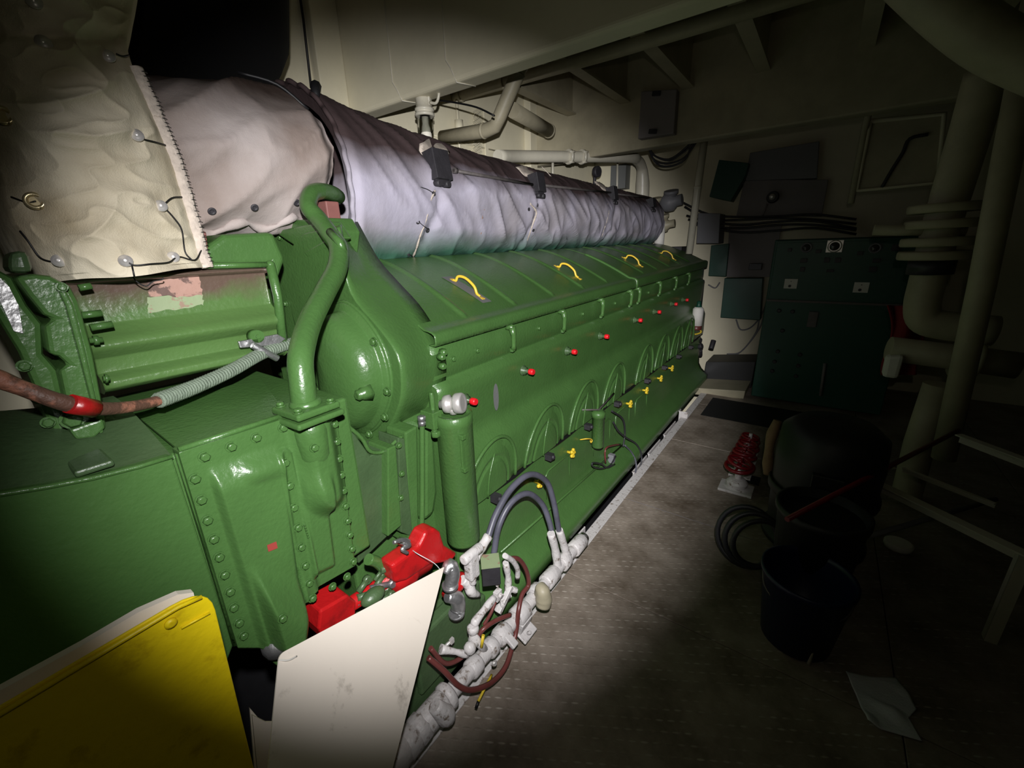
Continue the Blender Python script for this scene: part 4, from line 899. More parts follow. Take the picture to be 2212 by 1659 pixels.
b = MB(); b.tube([P(u,v,X=-.86) for u,v in ((850,1172),(872,1166),(885,1178),(868,1186),(880,1195))], .006, n=6, seg=4); b.cyl(P(862,1168,X=-.9),P(880,1172,X=-.86),.012,n=6); tag(build('drain_cock', b, m_alu), 'small silvery drain cock under the green ribs', 'valve')

# ================================================================ WHITE PIPE RUN ALONG THE DECK EDGE
XR = -.755
run = [P(u,v,X=XR) for u,v in ((850,1632),(872,1592),(905,1545),(965,1478),(1010,1436),(1050,1398),(1095,1352),(1150,1290),(1195,1240),(1232,1198),(1262,1165))]
for i,p in enumerate(run): p.z = .175+(p.z-.175)*.35
wp = thing('white_pipe_run', (XR, run[5].y, 0), 'white-painted pipe run with fittings lying along the edge of the deck plates', 'pipe')
b = MB(); b.tube(run[1:], .026, n=20); build('pipe', b, m_white, wp)
def seg_on(k, f, L, r, name, m=m_white, n=20, lbl=None):
    a, c = run[k], run[k+1]; p = a.lerp(c,f); d = (c-a).normalized(); b = MB(); b.lathe(p-d*L/2,d,[(r*.85,0),(r,.006),(r,L-.006),(r*.85,L)],n); return build(name, b, m, wp, label=lbl)
b = MB(); b.tube([run[0]+Vector((.01,-.05,-.10)),run[0]+Vector((0,-.02,-.01)),run[0]+Vector((0,.01,.012)),run[1]],[.03,.042,.046,.04],n=20,seg=5); build('end_elbow', b, m_white, wp)
seg_on(1,.25,.05,.043,'collar'); seg_on(2,.35,.11,.041,'sleeve'); seg_on(2,.95,.03,.044,'collar'); seg_on(1,.9,.04,.046,'union',n=8)
seg_on(4,.3,.05,.033,'collar'); seg_on(5,.2,.04,.034,'collar'); seg_on(5,.75,.06,.036,'union',n=8); seg_on(6,.5,.07,.038,'union'); seg_on(7,.2,.05,.04,'collar'); seg_on(7,.85,.09,.035,'sleeve'); seg_on(8,.6,.06,.038,'union',n=8); seg_on(9,.5,.10,.036,'sleeve')
b = MB(); q = P(962,1545,X=-.71); b.tube([q+Vector((-.02,-.02,.05)),q+Vector((0,0,.0)),q+Vector((.0,.01,-.02))],[.02,.03,.024],n=14,seg=4); build('strainer_plug', b, m_white, wp)
b = MB(); q = P(1170,1285,X=-.71); b.tube([run[7]+Vector((.01,.02,0)),q+Vector((0,0,.03)),q+Vector((.01,0,-.015)),q+Vector((.012,-.01,-.045))],[.015,.026,.034,.028],n=16,seg=5); build('drain_trap', b, m_creamd, wp, label='cream bulb-shaped drain trap')
b = MB(); q = P(1140,1362,X=-.72); b.cb(q+Vector((-.005,0,-.01)),(.05,.085,.010),Matrix.Rotation(.5,3,'Y')); b.cb(q+Vector((-.02,.0,.025)),(.03,.07,.06),Matrix.Rotation(.3,3,'Y')); b.cyl(q+Vector((.006,-.01,0)),q+Vector((.02,-.01,.012)),.008,n=6); build('pipe_saddle', b, m_white, wp, bevel=.004)
b = MB(); q = P(1095,1372,X=-.73); b.cb(q+Vector((.01,0,-.01)),(.07,.03,.018),Matrix.Rotation(.6,3,'Y')); build('pipe_clamp', b, m_white, wp, bevel=.004)
# hoses and their sleeves
def hose(pts, r, label, name='rubber_hose', m=m_hose, cat='hose'):
    b = MB(); b.tube(pts, r, n=14, seg=8); return tag(build(name, b, m), label, cat)
h1 = [P(1052,1168,X=-.83),P(1072,1110,X=-.84),P(1105,1055,X=-.84),P(1145,1025,X=-.83),P(1180,1040,X=-.82),P(1196,1085,X=-.80),P(1208,1150,X=-.775)]
h2 = [P(1066,1200,X=-.88),P(1078,1135,X=-.88),P(1105,1085,X=-.87),P(1140,1066,X=-.85),P(1170,1088,X=-.83),P(1186,1125,X=-.80),P(1194,1160,X=-.775)]
hose(h1, .0125, 'outer grey-black hose arching from the valve block to the white pipe run'); hose(h2, .0125, 'inner lower grey-black hose arching beneath its twin')
for pts in ([P(1208,1145,X=-.775),P(1218,1178,X=-.765),P(1225,1200,X=-.755)], [P(1190,1152,X=-.775),P(1200,1190,X=-.765),P(1205,1228,X=-.755)]):
    b = MB(); b.tube(pts,[.017,.019,.017,.02,.018,.022],n=14,seg=6); build('hose_sleeve', b, m_white, wp, label='ribbed white hose sleeve')
# valve block group
vb = thing('valve_block', P(1060,1240,X=-.80), 'dark square solenoid valve block with a pale green top among white fittings', 'valve')
c = P(1060,1232,X=-.79); Rz = Matrix.Rotation(.75,3,'Z'); 
b = MB(); b.cb(c,(.064,.064,.078),Rz); build('coil_box', b, m_dark, vb, bevel=.003)
b = MB(); b.cb(c+Vector((0,0,.041)),(.066,.066,.006),Rz); build('lid', b, m_patch, vb, label='pale green paint-chipped lid')
q = P(1018,1210,X=-.81); b = MB(); b.cb(q+Vector((0,0,-.02)),(.035,.045,.10)); b.cyl(q+Vector((0,-.04,.025)),q+Vector((0,.05,.02)),.018,n=12); b.cyl(q+Vector((0,0,-.06)),q+Vector((0,0,-.10)),.013,n=10); build('tee_body', b, m_white, vb, bevel=.006)
b = MB(); b.tube([P(1026,1205,X=-.82),P(1040,1182,X=-.83),P(1055,1158,X=-.83)],[.018,.016,.0185,.016,.018],n=12,seg=5); build('hose_sleeve', b, m_white, vb, label='ribbed white hose sleeve')
b = MB(); b.tube([P(1090,1200,X=-.76),P(1108,1212,X=-.755),P(1118,1230,X=-.755),P(1118,1248,X=-.76)],.010,n=10,seg=4); b.tube([P(1092,1215,X=-.78),P(1098,1250,X=-.78),P(1095,1290,X=-.78)],[.011,.014,.010,.015,.011,.014],n=10,seg=4); build('tube_elbow', b, m_white, vb)
b = MB()
for k in range(7):
    q = P(1080+random.uniform(-8,26),1265+k*7,X=-.775); b.cyl(q,q+Vector((random.uniform(-.02,.03),random.uniform(-.03,.03),random.uniform(-.02,.02))),random.uniform(.007,.013),n=6)
b.cb(P(1090,1295,X=-.77),(.02,.10,.02),Matrix.Rotation(.6,3,'X')); b.cb(P(1075,1285,X=-.77),(.02,.03,.04)); build('linkage', b, m_white, vb, bevel=.002, label='flaking white valve linkage')
b = MB(); b.tube([P(1068,1290,X=-.77),P(1048,1315,X=-.77),P(1030,1338,X=-.77),P(1022,1352,X=-.77)],[.012,.015,.012,.014,.016,.012],n=12,seg=4); q = P(1022,1362,X=-.77); b.lathe(q+Vector((0,0,.02)),(0,0,-1),[(.012,0),(.02,.004),(.021,.02),(.015,.024),(.016,.05),(.02,.055),(.02,.075),(.013,.08)],12); build('riser_tube', b, m_white, vb)
b = MB(); q = P(1021,1372,X=-.765); b.cyl(q,run[5]+Vector((0,0,.0)),.014,n=10); b.ball(P(1015,1400,X=-.76),.022,10); b.tube([P(1010,1415,X=-.77),P(985,1408,X=-.79),P(952,1402,X=-.82)],[.010,.013,.009,.012,.016],n=10,seg=4); build('side_branch', b, m_white, vb)
b = MB(); b.tube([P(958,1405,X=-.815),P(966,1392,X=-.81),P(975,1385,X=-.805)],.006,n=8); b.cb(P(976,1384,X=-.80),(.01,.014,.018)); build('cock_lever', b, m_steel, vb)
hose([P(u,v,X=x) for u,v,x in ((1100,1206,-.765),(1120,1208,-.755),(1136,1230,-.75),(1142,1262,-.75),(1128,1284,-.75),(1120,1320,-.735),(1116,1358,-.73),(1108,1392,-.72),(1092,1440,-.70),(1062,1474,-.70),(1022,1490,-.71),(992,1482,-.73),(960,1450,-.76),(925,1420,-.80))], .0088, 'red-brown hose looping over and under the white pipe run', m=m_redbr)
hose([P(u,v,X=x) for u,v,x in ((1102,1328,-.74),(1072,1340,-.75),(1045,1358,-.76),(1030,1378,-.775),(1018,1400,-.79),(990,1425,-.80),(960,1432,-.81),(930,1400,-.83))], .008, 'short red-brown hose tucked behind the white riser tube', m=m_redbr)
hose([P(u,v,X=x) for u,v,x in ((1070,1300,-.765),(1060,1325,-.765),(1045,1350,-.775))], .006, 'thin red-brown tube under the valve linkage', m=m_redbr)
q = P(1030,1518,X=-.70); 
b = MB(); b.tube([P(1062,1458,X=-.72),P(1048,1485,X=-.705),P(1033,1515,X=-.70)],.0045,n=8,seg=3); t = thing('taped_wire', P(1048,1485,X=-.705), 'yellow-taped wire end with a black tip hanging beside the pipe run', 'wire'); build('tape', b, m_yknob, t); b = MB(); b.cyl(P(1033,1515,X=-.70),P(1028,1530,X=-.698),.005,n=8); build('tip', b, m_wire, t)
b = MB(); b.tube([P(1040,1398,X=-.74),P(1044,1372,X=-.74)],.0055,n=8); tag(build('taped_wire', b, m_yknob), 'short yellow-taped wire behind the white pipe run', 'wire')
b = MB(); b.lathe(P(1067,1432,X=-.71),(1,-.4,.3),[(.009,0),(.011,.004),(.006,.01)],12); build('bright_nut', b, m_steel, wp)
# angle brackets carrying the deck edge, lit white in the gap
brs = ((1270,1158,'first'),(1300,1130,'second'))
for k,(y0,y1,z0,z1) in enumerate(((1.60,1.66,-.06,.02),(1.72,1.86,-.05,.012),(2.62,2.92,-.16,-.005),(2.95,3.25,-.16,-.005),(3.35,3.7,-.14,-.005),(3.8,3.86,-.1,.06))):
    b = MB(); b.box((-.883,y0,z0),(-.80,y1,z0+.008)); b.box((-.883,y0,z0),(-.875,y1,z1)); b.box((-.883,y0,z0),(-.80,y0+.006,z1))
    tag(build('deck_bracket', b, m_white, bevel=.002), ['narrow white bracket at the deck edge just past the hose sleeves','white angle bracket at the deck edge, second past the hose sleeves','wide white bracket plate in the gap below the small hoses','wide white bracket plate next after the one below the small hoses','white bracket plate in the gap toward the far end of the engine','slim upright white bracket near the far end of the engine'][k], 'bracket')
# small hoses and sensor halfway along the side
hose([P(u,v,X=x) for u,v,x in ((1322,888,-.95),(1345,905,-.94),(1350,935,-.94),(1346,965,-.93))], .006, 'upper thin dark hose curving down from the small green filter', m=m_black)
hose([P(u,v,X=x) for u,v,x in ((1325,912,-.94),(1335,930,-.93),(1352,945,-.92),(1375,960,-.90),(1386,985,-.87),(1382,1015,-.86))], .006, 'thin dark hose running from the filter to the deck gap', m=m_black)
hose([P(u,v,X=x) for u,v,x in ((1350,962,-.92),(1365,978,-.90),(1374,1000,-.87),(1372,1030,-.85))], .0055, 'pale-streaked thin hose dropping to the deck edge', m=m_hose)
sn = thing('pressure_switch', P(1320,990,X=-.93), 'small grey switch box with looped black cable on the lower engine side', 'switch')
b = MB(); c = P(1321,990,X=-.95); b.cb(c,(.04,.035,.06)); build('box', b, m_grey, sn, bevel=.003); b = MB(); b.tube([P(u,v,X=-.925) for u,v in ((1330,985),(1318,1005),(1300,1012),(1282,1008),(1280,1000),(1298,1002),(1312,1010),(1328,1003))],.005,n=8,seg=4); build('cable', b, m_black, sn); b = MB(); b.tube([P(u,v,X=-.94) for u,v in ((1308,1000),(1308,970),(1325,962),(1340,960))],.006,n=8,seg=3); build('red_tube', b, m_redbr, sn)

# cable loom sweeping across the gear case
cl = thing('cable_loom', P(330,868,X=-1.06), 'reddish-brown taped cable loom sweeping across the top of the gear case', 'cable')
lp = [P(u,v,X=x) for u,v,x in ((-60,795,-1.0),(0,820,-1.0),(60,843,-1.0),(130,868,-1.0),(200,882,-1.02),(270,880,-1.05),(340,866,-1.09),(420,836,-1.14),(500,800,-1.2),(570,762,-1.26),(640,738,-1.3))]
b = MB(); b.tube(lp,[.011,.014,.012,.013,.015,.012,.011,.011,.012,.013,.014,.014],n=12,seg=6)
m_loom = mat('loom_tape', (88,62,50), .55, bump=.6, bscale=120, col2=(150,100,80), vscale=14, thr=(.42,.5)); build('loom', b, m_loom, cl)
b = MB(); lc = catmull(lp[6:],14); 
for i in range(0,len(lc)-1): 
    d = (lc[i+1]-lc[i]).normalized(); b.lathe(lc[i],d,[(.0155,0),(.0175,.004),(.0155,.008)],10)
build('rope_wrap', b, mat('painted_rope',(116,130,112),.7,bump=.6,bscale=150,var=.3,vscale=40), cl, label='grey-green painted rope wrapping')
b = MB(); q = P(205,885,X=-1.0); b.lathe(P(150,872,X=-1.0),(lp[4]-lp[3]),[(.0165,0),(.0165,.04)],12); build('red_tape', b, m_red, cl)
b = MB(); q = [P(u,v,X=-1.27) for u,v in ((515,738),(600,722),(618,732),(600,745),(520,752))]; b.prism(q,(-.01,0,0)); b.cyl(P(545,745,X=-1.25),P(600,775,X=-1.25),.01,n=8)
tag(build('cable_clamp', b, m_alu, bevel=.002), 'corroded grey-green clamp where the cable loom meets the pipe', 'clamp')
# ================================================================ FAR END OF THE COMPARTMENT
YP = 4.70
cpn = thing('electrical_cabinet', (.12,YP+.2,0), 'tall dark green control cabinet with round gauges and two white tags', 'cabinet')
xl, xr = -.40, .62; zt_ = P(1840,513,Y=YP).z
b = MB(); b.box((xl,YP,.02),(xr,YP+.4,zt_)); build('body', b, m_teal, cpn, bevel=.008)
b = MB(); z1 = P(1800,652,Y=YP).z; b.box((xl+.02,YP-.03,z1),(xr-.02,YP,zt_-.02)); build('upper_panel', b, m_teal, cpn, bevel=.006)
b = MB(); b.box((xl+.01,YP-.05,z1-.012),(xr-.05,YP-.02,z1+.006)); build('ledge', b, m_rod, cpn); b = MB(); b.box((xl+.02,YP-.045,zt_-.03),(xr-.02,YP-.01,zt_-.01)); build('top_ledge', b, m_teal, cpn, bevel=.003)
def q_(u,v,d=.035): return P(u,v,Y=YP-d)
def gauge(u,v,r,sq=False):
    c = q_(u,v); o = MB()
    if sq: o.cb(c,(r*2.5,.02,r*2.2))
    o.lathe(c+Vector((0,.01,0)),(0,-1,0),[(r*1.1,0),(r*1.15,.025),(r,.03),(r*.95,.022)],24); g = build('gauge', o, m_steel if sq else m_grey, cpn, bevel=.001, label='square-framed gauge' if sq else None)
    o = MB(); o.lathe(c+Vector((0,-.008,0)),(0,-1,0),[(r*.93,0),(r*.6,.010),(.001,.014)],24); build('gauge_glass', o, mat('gauge_glass%d'%u,(60,58,56),.08), g)
gauge(1742,535,.038); gauge(1803,532,.045,True); gauge(1890,536,.036)
for (u,v,w_,h_) in ((1706,540,.03,.03),(1768,543,.04,.03),(1736,563,.05,.035),(1786,562,.04,.04),(1810,562,.04,.04),(1733,582,.035,.04),(1793,585,.05,.02),(1858,547,.04,.03),(1893,563,.05,.03),(1935,535,.05,.05),(1885,582,.05,.04)):
    b = MB(); b.cb(q_(u,v),(w_,.02,h_)); build('selector_switch', b, m_black, cpn, bevel=.002)
for (u,v) in ((1708,613),(1860,621)):
    b = MB(); c = q_(u,v); b.cb(c,(.10,.006,.085)); tg = build('tag_plate', b, m_paper, cpn, label='white instruction tag'); 
    b = MB(); b.lathe(c+Vector((-.005,-.002,-.02)),(0,-1,0),[(.011,0),(.012,.006)],10); b.lathe(c+Vector((0,-.002,.022)),(0,-1,0),[(.004,0),(.004,.005)],8); build('knob', b, m_black, tg)
b = MB(); b.cb(q_(1755,690,.01),(.07,.02,.14)); build('name_plate', b, m_rod, cpn, bevel=.002)
for (u,v) in ((1683,671),(1712,673),(1690,714),(1680,759),(1728,766),(1673,781),(1724,790),(1668,801),(1719,812)):
    b = MB(); b.lathe(q_(u,v,0),(0,-1,0),[(.018,0),(.018,.012),(.013,.016)],12); build('push_button', b, m_black, cpn)
b = MB(); b.cyl(q_(1782,785,.02),q_(1772,855,.02),.012,n=8); build('door_handle', b, m_lgrey, cpn)
def wbox(name, u0,v0,u1,v1, Y, dep, m, label, cat, bev=.006, rot=0):
    a, c = P(u0,v0,Y=Y), P(u1,v1,Y=Y); ctr = (a+c)/2+Vector((0,dep/2,0)); b = MB(); b.cb(ctr,(abs(a.x-c.x),dep,abs(a.z-c.z)),Matrix.Rotation(rot,3,'Y')); return tag(build(name, b, m, bevel=bev), label, cat)
YB = 5.55
def pbox(name, pts, Y, dep, m, label, cat, bev=.006):
    b = MB(); b.prism([P(u,v,Y=Y) for u,v in pts], (0,dep,0)); return tag(build(name, b, m, bevel=bev), label, cat)
pbox('junction_box', ((1565,601),(1648,601),(1642,692),(1556,686)), YB, .15, m_teal, 'square dark green box on the far bulkhead left of the control cabinet', 'box')
pbox('junction_box', ((1536,530),(1575,526),(1568,598),(1530,596)), YB, .15, m_teal, 'narrow dark green box just above the square green one', 'box')
pbox('junction_box', ((1553,345),(1618,352),(1610,380),(1578,435),(1532,425)), YB-.1, .2, m_teal, 'slanted dark green box high on the far bulkhead', 'box')
pbox('grey_box', ((1508,460),(1556,461),(1552,526),(1504,526)), YB-.25, .3, m_grey, 'small mid-grey box beside the upright post', 'box')
pn = thing('wall_panel', P(1625,600,Y=YB+.05), 'plain grey wall panel with a black switch between the green box and the control cabinet', 'panel')
b = MB(); b.prism([P(u,v,Y=YB+.05) for u,v in ((1575,488),(1688,488),(1668,598),(1570,598))],(0,.04,0)); build('sheet', b, m_lgrey, pn); b = MB(); b.cb(P(1632,576,Y=YB+.02),(.13,.05,.07)); build('switch', b, m_black, pn, bevel=.004)
pbox('wall_panel', ((1608,388),(1790,388),(1775,468),(1590,468)), YB+.05, .03, m_lgrey, 'faint grey panel behind the small wall lamp', 'panel')
pbox('far_cabinet', ((1620,330),(1770,305),(1765,385),(1610,390)), YB, .1, m_grey, 'dim grey cabinet high on the far bulkhead under the beam', 'cabinet')
wl = thing('wall_lamp', P(1668,425,Y=YB-.1), 'small round lamp glinting on the far bulkhead', 'lamp'); b = MB(); b.lathe(P(1668,425,Y=YB-.1)+Vector((0,.1,0)),(0,-1,0),[(.05,0),(.06,.03),(.05,.08)],20); build('housing', b, m_darkp, wl); b = MB(); b.ball(P(1668,425,Y=YB-.1),.03,14); build('lens', b, m_steel, wl); b = MB(); b.cyl(P(1658,440,Y=YB),P(1645,470,Y=YB),.01,n=8); build('arm', b, m_lgrey, wl)
# grey enclosure hung on the far beam
eb = thing('breaker_box', P(1420,245,Y=4.1), 'pale grey box with two dark catches hung on the far beam', 'box')
b = MB(); b.prism([P(u,v,Y=4.06) for u,v in ((1385,197),(1462,192),(1455,288),(1378,300))],(0,.09,0)); build('case', b, m_lgrey, eb, bevel=.006)
for (u,v) in ((1418,202),(1410,284)): b = MB(); b.cb(P(u,v,Y=4.05),(.07,.02,.035),Matrix.Rotation(.15,3,'Y')); build('catch', b, m_black, eb, bevel=.003)
pipe_thing('upright_post', [P(1522,300,Y=4.5),P(1507,410,Y=4.5),P(1491,525,Y=4.5)+Vector((0,0,-.1))], .032, m_pipe, 'slim cream upright post below the far beam', 'post', collars=((0,.95,.036,.02),))
# mixed cream fittings behind the manifold end
for k,(u,v,r,m,lb) in enumerate(((1418,455,.08,m_creamd,'cream valve body behind the far end of the manifold, topmost'),(1435,490,.07,m_creamd,'cream valve body lower behind the manifold end'),(1450,440,.10,m_grey,'grey round casing right of the elbow pipe'))):
    p = P(u,v,Y=5.25); b = MB(); b.lathe(p+Vector((-.12,0,0)),(1,0,.15),[(r*.5,0),(r*.7,.02),(r,.06),(r,.14),(r*.6,.18),(r*.6,.24)],16); b.lathe(p,(0,-.3,1),[(r*.6,-.05),(r*.6,.1),(r*.8,.11),(r*.8,.14)],12); tag(build('pipe_valve', b, m), lb, 'valve')
pipe_thing('cream_canister', [P(1424,515,Y=5.2)+Vector((0,0,-.15)),P(1428,478,Y=5.2)], .055, m_paper, 'pale cream canister standing beyond the manifold end', 'canister')
# cable bundles on the far bulkhead
rr_ = random.Random(3)
cbn = ['uppermost','second','third','fourth','lowest']
for k in range(5):
    pts = [P(u, v+rr_.uniform(-5,5), Y=YB-.05-.03*k) for u,v in ((1475+4*k,440+11*k),(1530,462+8*k),(1600,470+7*k),(1680,466+8*k),(1760,462+7*k),(1850,478+6*k))]
    b = MB(); b.tube(pts, .012, n=6, seg=4); tag(build('bulkhead_cable', b, m_black), 'dark cable crossing the far bulkhead above the control cabinet, %s of five'%cbn[k], 'cable', 'cables across the far bulkhead')
for k in range(4):
    pts = [P(u+rr_.uniform(-6,6), v+rr_.uniform(-5,5), Y=4.45) for u,v in ((1395,305),(1410,330+6*k),(1445,340+8*k),(1475,325+5*k),(1500,305))]
    b = MB(); b.tube(pts, .009, n=6, seg=4); tag(build('sagging_cable', b, m_black), 'dark cable sagging beneath the far beam, %s of four'%['topmost','second from the top','third from the top','lowest'][k], 'cable', 'cables sagging under the far beam')
for k,pts in enumerate(([(1640,690),(1632,720),(1600,760),(1570,765)],[(1590,690),(1600,712),(1625,705),(1650,670),(1662,620)],[(1530,615),(1545,622),(1555,610)],[(1565,775),(1600,760),(1640,710),(1655,660)])):
    b = MB(); b.tube([P(u,v,Y=5.692) for u,v in pts], .009, n=6, seg=5); tag(build('thin_cable', b, m_grey), ['thin grey cable curling below the square green box','thin grey cable looping beneath the square green box toward the cabinet','short thin cable left of the square green box','long thin cable swinging up beside the control cabinet'][k], 'cable')
# bottle on the engine's far end
bt = thing('white_bottle', P(1504,712,Y=4.6), 'white-labelled bottle standing at the far end of the engine', 'bottle')
c = P(1504,712,Y=4.6); b = MB(); b.lathe(c,(0,0,1),[(.05,0),(.052,.01),(.052,.05)],18); build('base', b, m_redbr, bt); b = MB(); b.lathe(c+Vector((0,0,.045)),(0,0,1),[(.053,0),(.053,.17),(.035,.19)],18); build('label', b, m_paper, bt); b = MB(); b.lathe(c+Vector((0,0,.23)),(0,0,1),[(.035,0),(.02,.03),(.02,.06),(.01,.065)],14); build('neck', b, m_teal, bt)
b = MB(); b.tube([P(u,v,Y=4.6) for u,v in ((1488,715),(1500,722),(1514,718),(1512,712))],.008,n=6,seg=4); tag(build('yellow_bracket', b, m_yknob), 'small yellow wire bracket holding the white bottle', 'bracket')
# low clutter at the foot of the far bulkhead
pbox('steel_step', ((1500,838),(1610,845),(1606,862),(1498,852)), 4.6, .4, m_creamd, 'low cream step at the foot of the far bulkhead', 'step')
pbox('dark_bin', ((1525,782),(1632,782),(1622,838),(1515,838)), 5.0, .4, m_darkp, 'dark bin beneath the thin cables on the far bulkhead', 'bin')
# inspection board right of the post
hb = thing('framed_board', P(1940,330,Y=4.62), 'dim cream framed board hung high to the right of the cabinet', 'board')
fr_ = ((1880,262),(2040,246),(2025,396),(1850,412)); b = MB(); b.prism([P(u,v,Y=4.62) for u,v in fr_],(0,.02,0)); build('board', b, m_creamd, hb)
b = MB(); ps = [P(u,v,Y=4.605) for u,v in fr_]; b.tube(ps+[ps[0]],.018,n=8,cap=False); build('frame', b, m_cream, hb)
b = MB(); b.tube([P(u,v,Y=4.6) for u,v in ((1905,405),(1925,370),(1950,330),(1965,300),(2005,290))],.012,n=8,seg=4); build('cable', b, m_black, hb)
pipe_thing('slim_conduit', [P(1868,280,Y=4.6)+Vector((0,-.35,.12)),P(1868,280,Y=4.6),P(1838,440,Y=4.6)], .022, m_creamd, 'slim conduit hanging left of the framed board', 'conduit')
# big pipes at the right
pr_ = [P(2135,150,Y=3.3),P(2100,270,Y=3.3),P(2060,400,Y=3.3),P(2030,500,Y=3.3),P(2005,600,Y=3.3),P(1992,655,Y=3.3),P(1998,690,Y=3.3),P(2040,703,Y=3.3),P(2150,715,Y=3.3)]
rt = thing('large_pipe', pr_[4], 'large dim cream pipe dropping at the right and turning toward the wall', 'pipe')
b = MB(); b.tube(pr_, [.085,.083,.082,.08,.08,.08,.08,.08,.08], n=24, seg=5); build('pipe', b, m_creamd, rt)
b = MB(); d = (pr_[4]-pr_[3]).normalized(); 
for o_ in (-.14,-.06,.03,.10): b.lathe(pr_[3]+d*o_,d,[(.15,0),(.155,.01),(.155,.035),(.15,.045)],20)
b.cyl(pr_[3]+Vector((-.28,-.02,.02)),pr_[3]+Vector((.1,0,0)),.03,n=10); build('flanged_joint', b, m_creamd, rt)
b = MB(); d = (pr_[5]-pr_[4]).normalized(); b.lathe(pr_[4]+d*-.1,d,[(.1,0),(.1,.08)],20); build('rubber_band', b, m_black, rt)
pipe_thing('side_pipe', [P(1920,753,Y=3.45),P(2090,775,Y=3.5),P(2200,790,Y=3.5)], .075, m_creamd, 'horizontal cream pipe low at the right with flanges', collars=((0,.9,.12,.03),(1,.15,.12,.03)))
pipe_thing('side_pipe', [P(2150,300,Y=3.0)+Vector((0,0,.6)),P(2120,620,Y=3.0),P(2100,800,Y=3.0)+Vector((0,0,-.5))], .05, m_creamd, 'dim upright pipe at the far right edge')
pipe_thing('side_pipe', [P(2030,830,Y=3.2),P(1985,960,Y=3.2),P(1960,1060,Y=3.2),P(1960,1060,Y=3.2)+Vector((0,0,-.25))], .07, m_creamd, 'short upright pipe descending behind the metal frame')
pipe_thing('overhead_duct', [P(1960,-60,Y=2.6),P(2060,30,Y=2.6),P(2160,100,Y=2.6),P(2300,160,Y=2.6)], .09, m_creamd, 'dim fat overhead pipe in the top right corner', seg=4)
b = MB(); b.prism([P(u,v,Y=3.35) for u,v in ((1915,770),(1955,768),(1940,820),(1905,815))],(0,.08,0)); tag(build('white_canister', b, m_paper, bevel=.02), 'small white canister beside the red coat', 'canister')
b = MB(); b.grid(16,16, lambda s,t: P(1915+75*s+10*math.sin(t*5), 660+150*t, Y=3.6+.06*math.sin(s*9+t*2))); tag(build('red_coat', b, mat('dark_red_cloth',(120,20,28),.9), solid=.01), 'dark red coat hanging under the large pipe', 'coat')
# ================================================================ RIGHT-HAND DECK CLUTTER
def wheel(n, p):
    b = MB(); b.tube([(.08*math.cos(a),.08*math.sin(a),0) for a in [2*math.pi*k/24 for k in range(25)]],.012,n=8,cap=False)
    for k in range(4): a = k*math.pi/2+.4; b.cyl((0,0,-.004),(.08*math.cos(a),.08*math.sin(a),0),.008,n=6)
    b.lathe((0,0,-.01),(0,0,1),[(.014,0),(.014,.02),(.008,.024)],10); return raw(n, b, m_reddk, p)
vl = ['red-handwheel deck valve nearest the camera, on a white body','red-handwheel deck valve, second in the row','red-handwheel deck valve, third in the row','red-handwheel deck valve farthest in the row']
for k,(u,v) in enumerate(((1597,1010),(1606,982),(1616,958),(1622,938))):
    c = P(u,v,Z=.155); vt = thing('deck_valve', (c.x,c.y,0), vl[k], 'valve', 'red-wheeled valves beside the walkway')
    b = MB(); s = 1.3 if k == 0 else .9; b.lathe((c.x,c.y,.0),(0,0,1),[(.06*s,0),(.06*s,.015),(.045*s,.02),(.05*s,.05),(.035*s,.075),(.02,.08),(.02,.115),(.012,.12),(.012,.16)],18); b.cb((c.x,c.y-.01,.008),(.15*s,.11*s,.016)); build('valve_body', b, m_white, vt, bevel=.002)
    w_ = wheel('handwheel', vt); w_.location = Vector((0,0,.165-.02*k)); w_.rotation_euler = (random.uniform(-.15,.15),random.uniform(-.15,.15),random.uniform(0,2)); w_.scale = (1.0-.07*k,)*3
    w2 = wheel('handwheel', vt); w2.location = Vector((0,0,.195-.02*k)); w2.rotation_euler = (random.uniform(-.25,.25),.1,1); w2.scale = (.85-.05*k,)*3; 
dm = thing('dark_pump_motor', (.17,2.42,0), 'large near-black upright motor housing right of the red-wheeled valves', 'motor')
b = MB(); b.lathe((.17,2.42,0),(0,0,1),[(.2,0),(.23,.03),(.23,.06),(.19,.08),(.21,.12),(.225,.5),(.215,.64),(.16,.69),(.05,.70)],32); build('housing', b, m_darkp, dm)
b = MB(); b.lathe((.17,2.42,.30),(0,0,1),[(.232,0),(.235,.01),(.235,.04),(.232,.05)],32); b.cb((.17,2.2,.45),(.12,.06,.12)); build('band', b, m_darkp, dm, bevel=.003)
b = MB(); b.tube([(-.07,2.5,.62),(-.085,2.48,.52),(-.08,2.46,.40),(-.07,2.44,.32)],[.02,.028,.022,.028,.02],n=10,seg=4); tag(build('tan_rope', b, m_brown), 'tan rope hank hanging on the left side of the dark motor', 'rope')
bk = thing('blue_bucket', (.14,1.70,0), 'dark navy plastic bucket on the deck', 'bucket')
b = MB(); b.lathe((.14,1.70,0),(0,0,1),[(.105,0),(.12,.01),(.15,.30),(.158,.305),(.158,.325),(.148,.325),(.146,.3),(.11,.02)],32); build('pail', b, m_blue, bk)
b = MB(); b.tube([(.14-.15,1.70,.3),(.14-.12,1.62,.24),(.14,1.57,.2),(.14+.12,1.62,.24),(.14+.15,1.70,.3)],.004,n=6,seg=5); build('bail_handle', b, m_rod, bk)
bc = thing('black_bin', (.16,1.98,0), 'black bin standing behind the navy bucket', 'bin'); b = MB(); b.lathe((.16,1.98,0),(0,0,1),[(.13,0),(.16,.42),(.17,.43),(.17,.46),(.155,.46),(.15,.42)],28); build('body', b, m_darkp, bc)
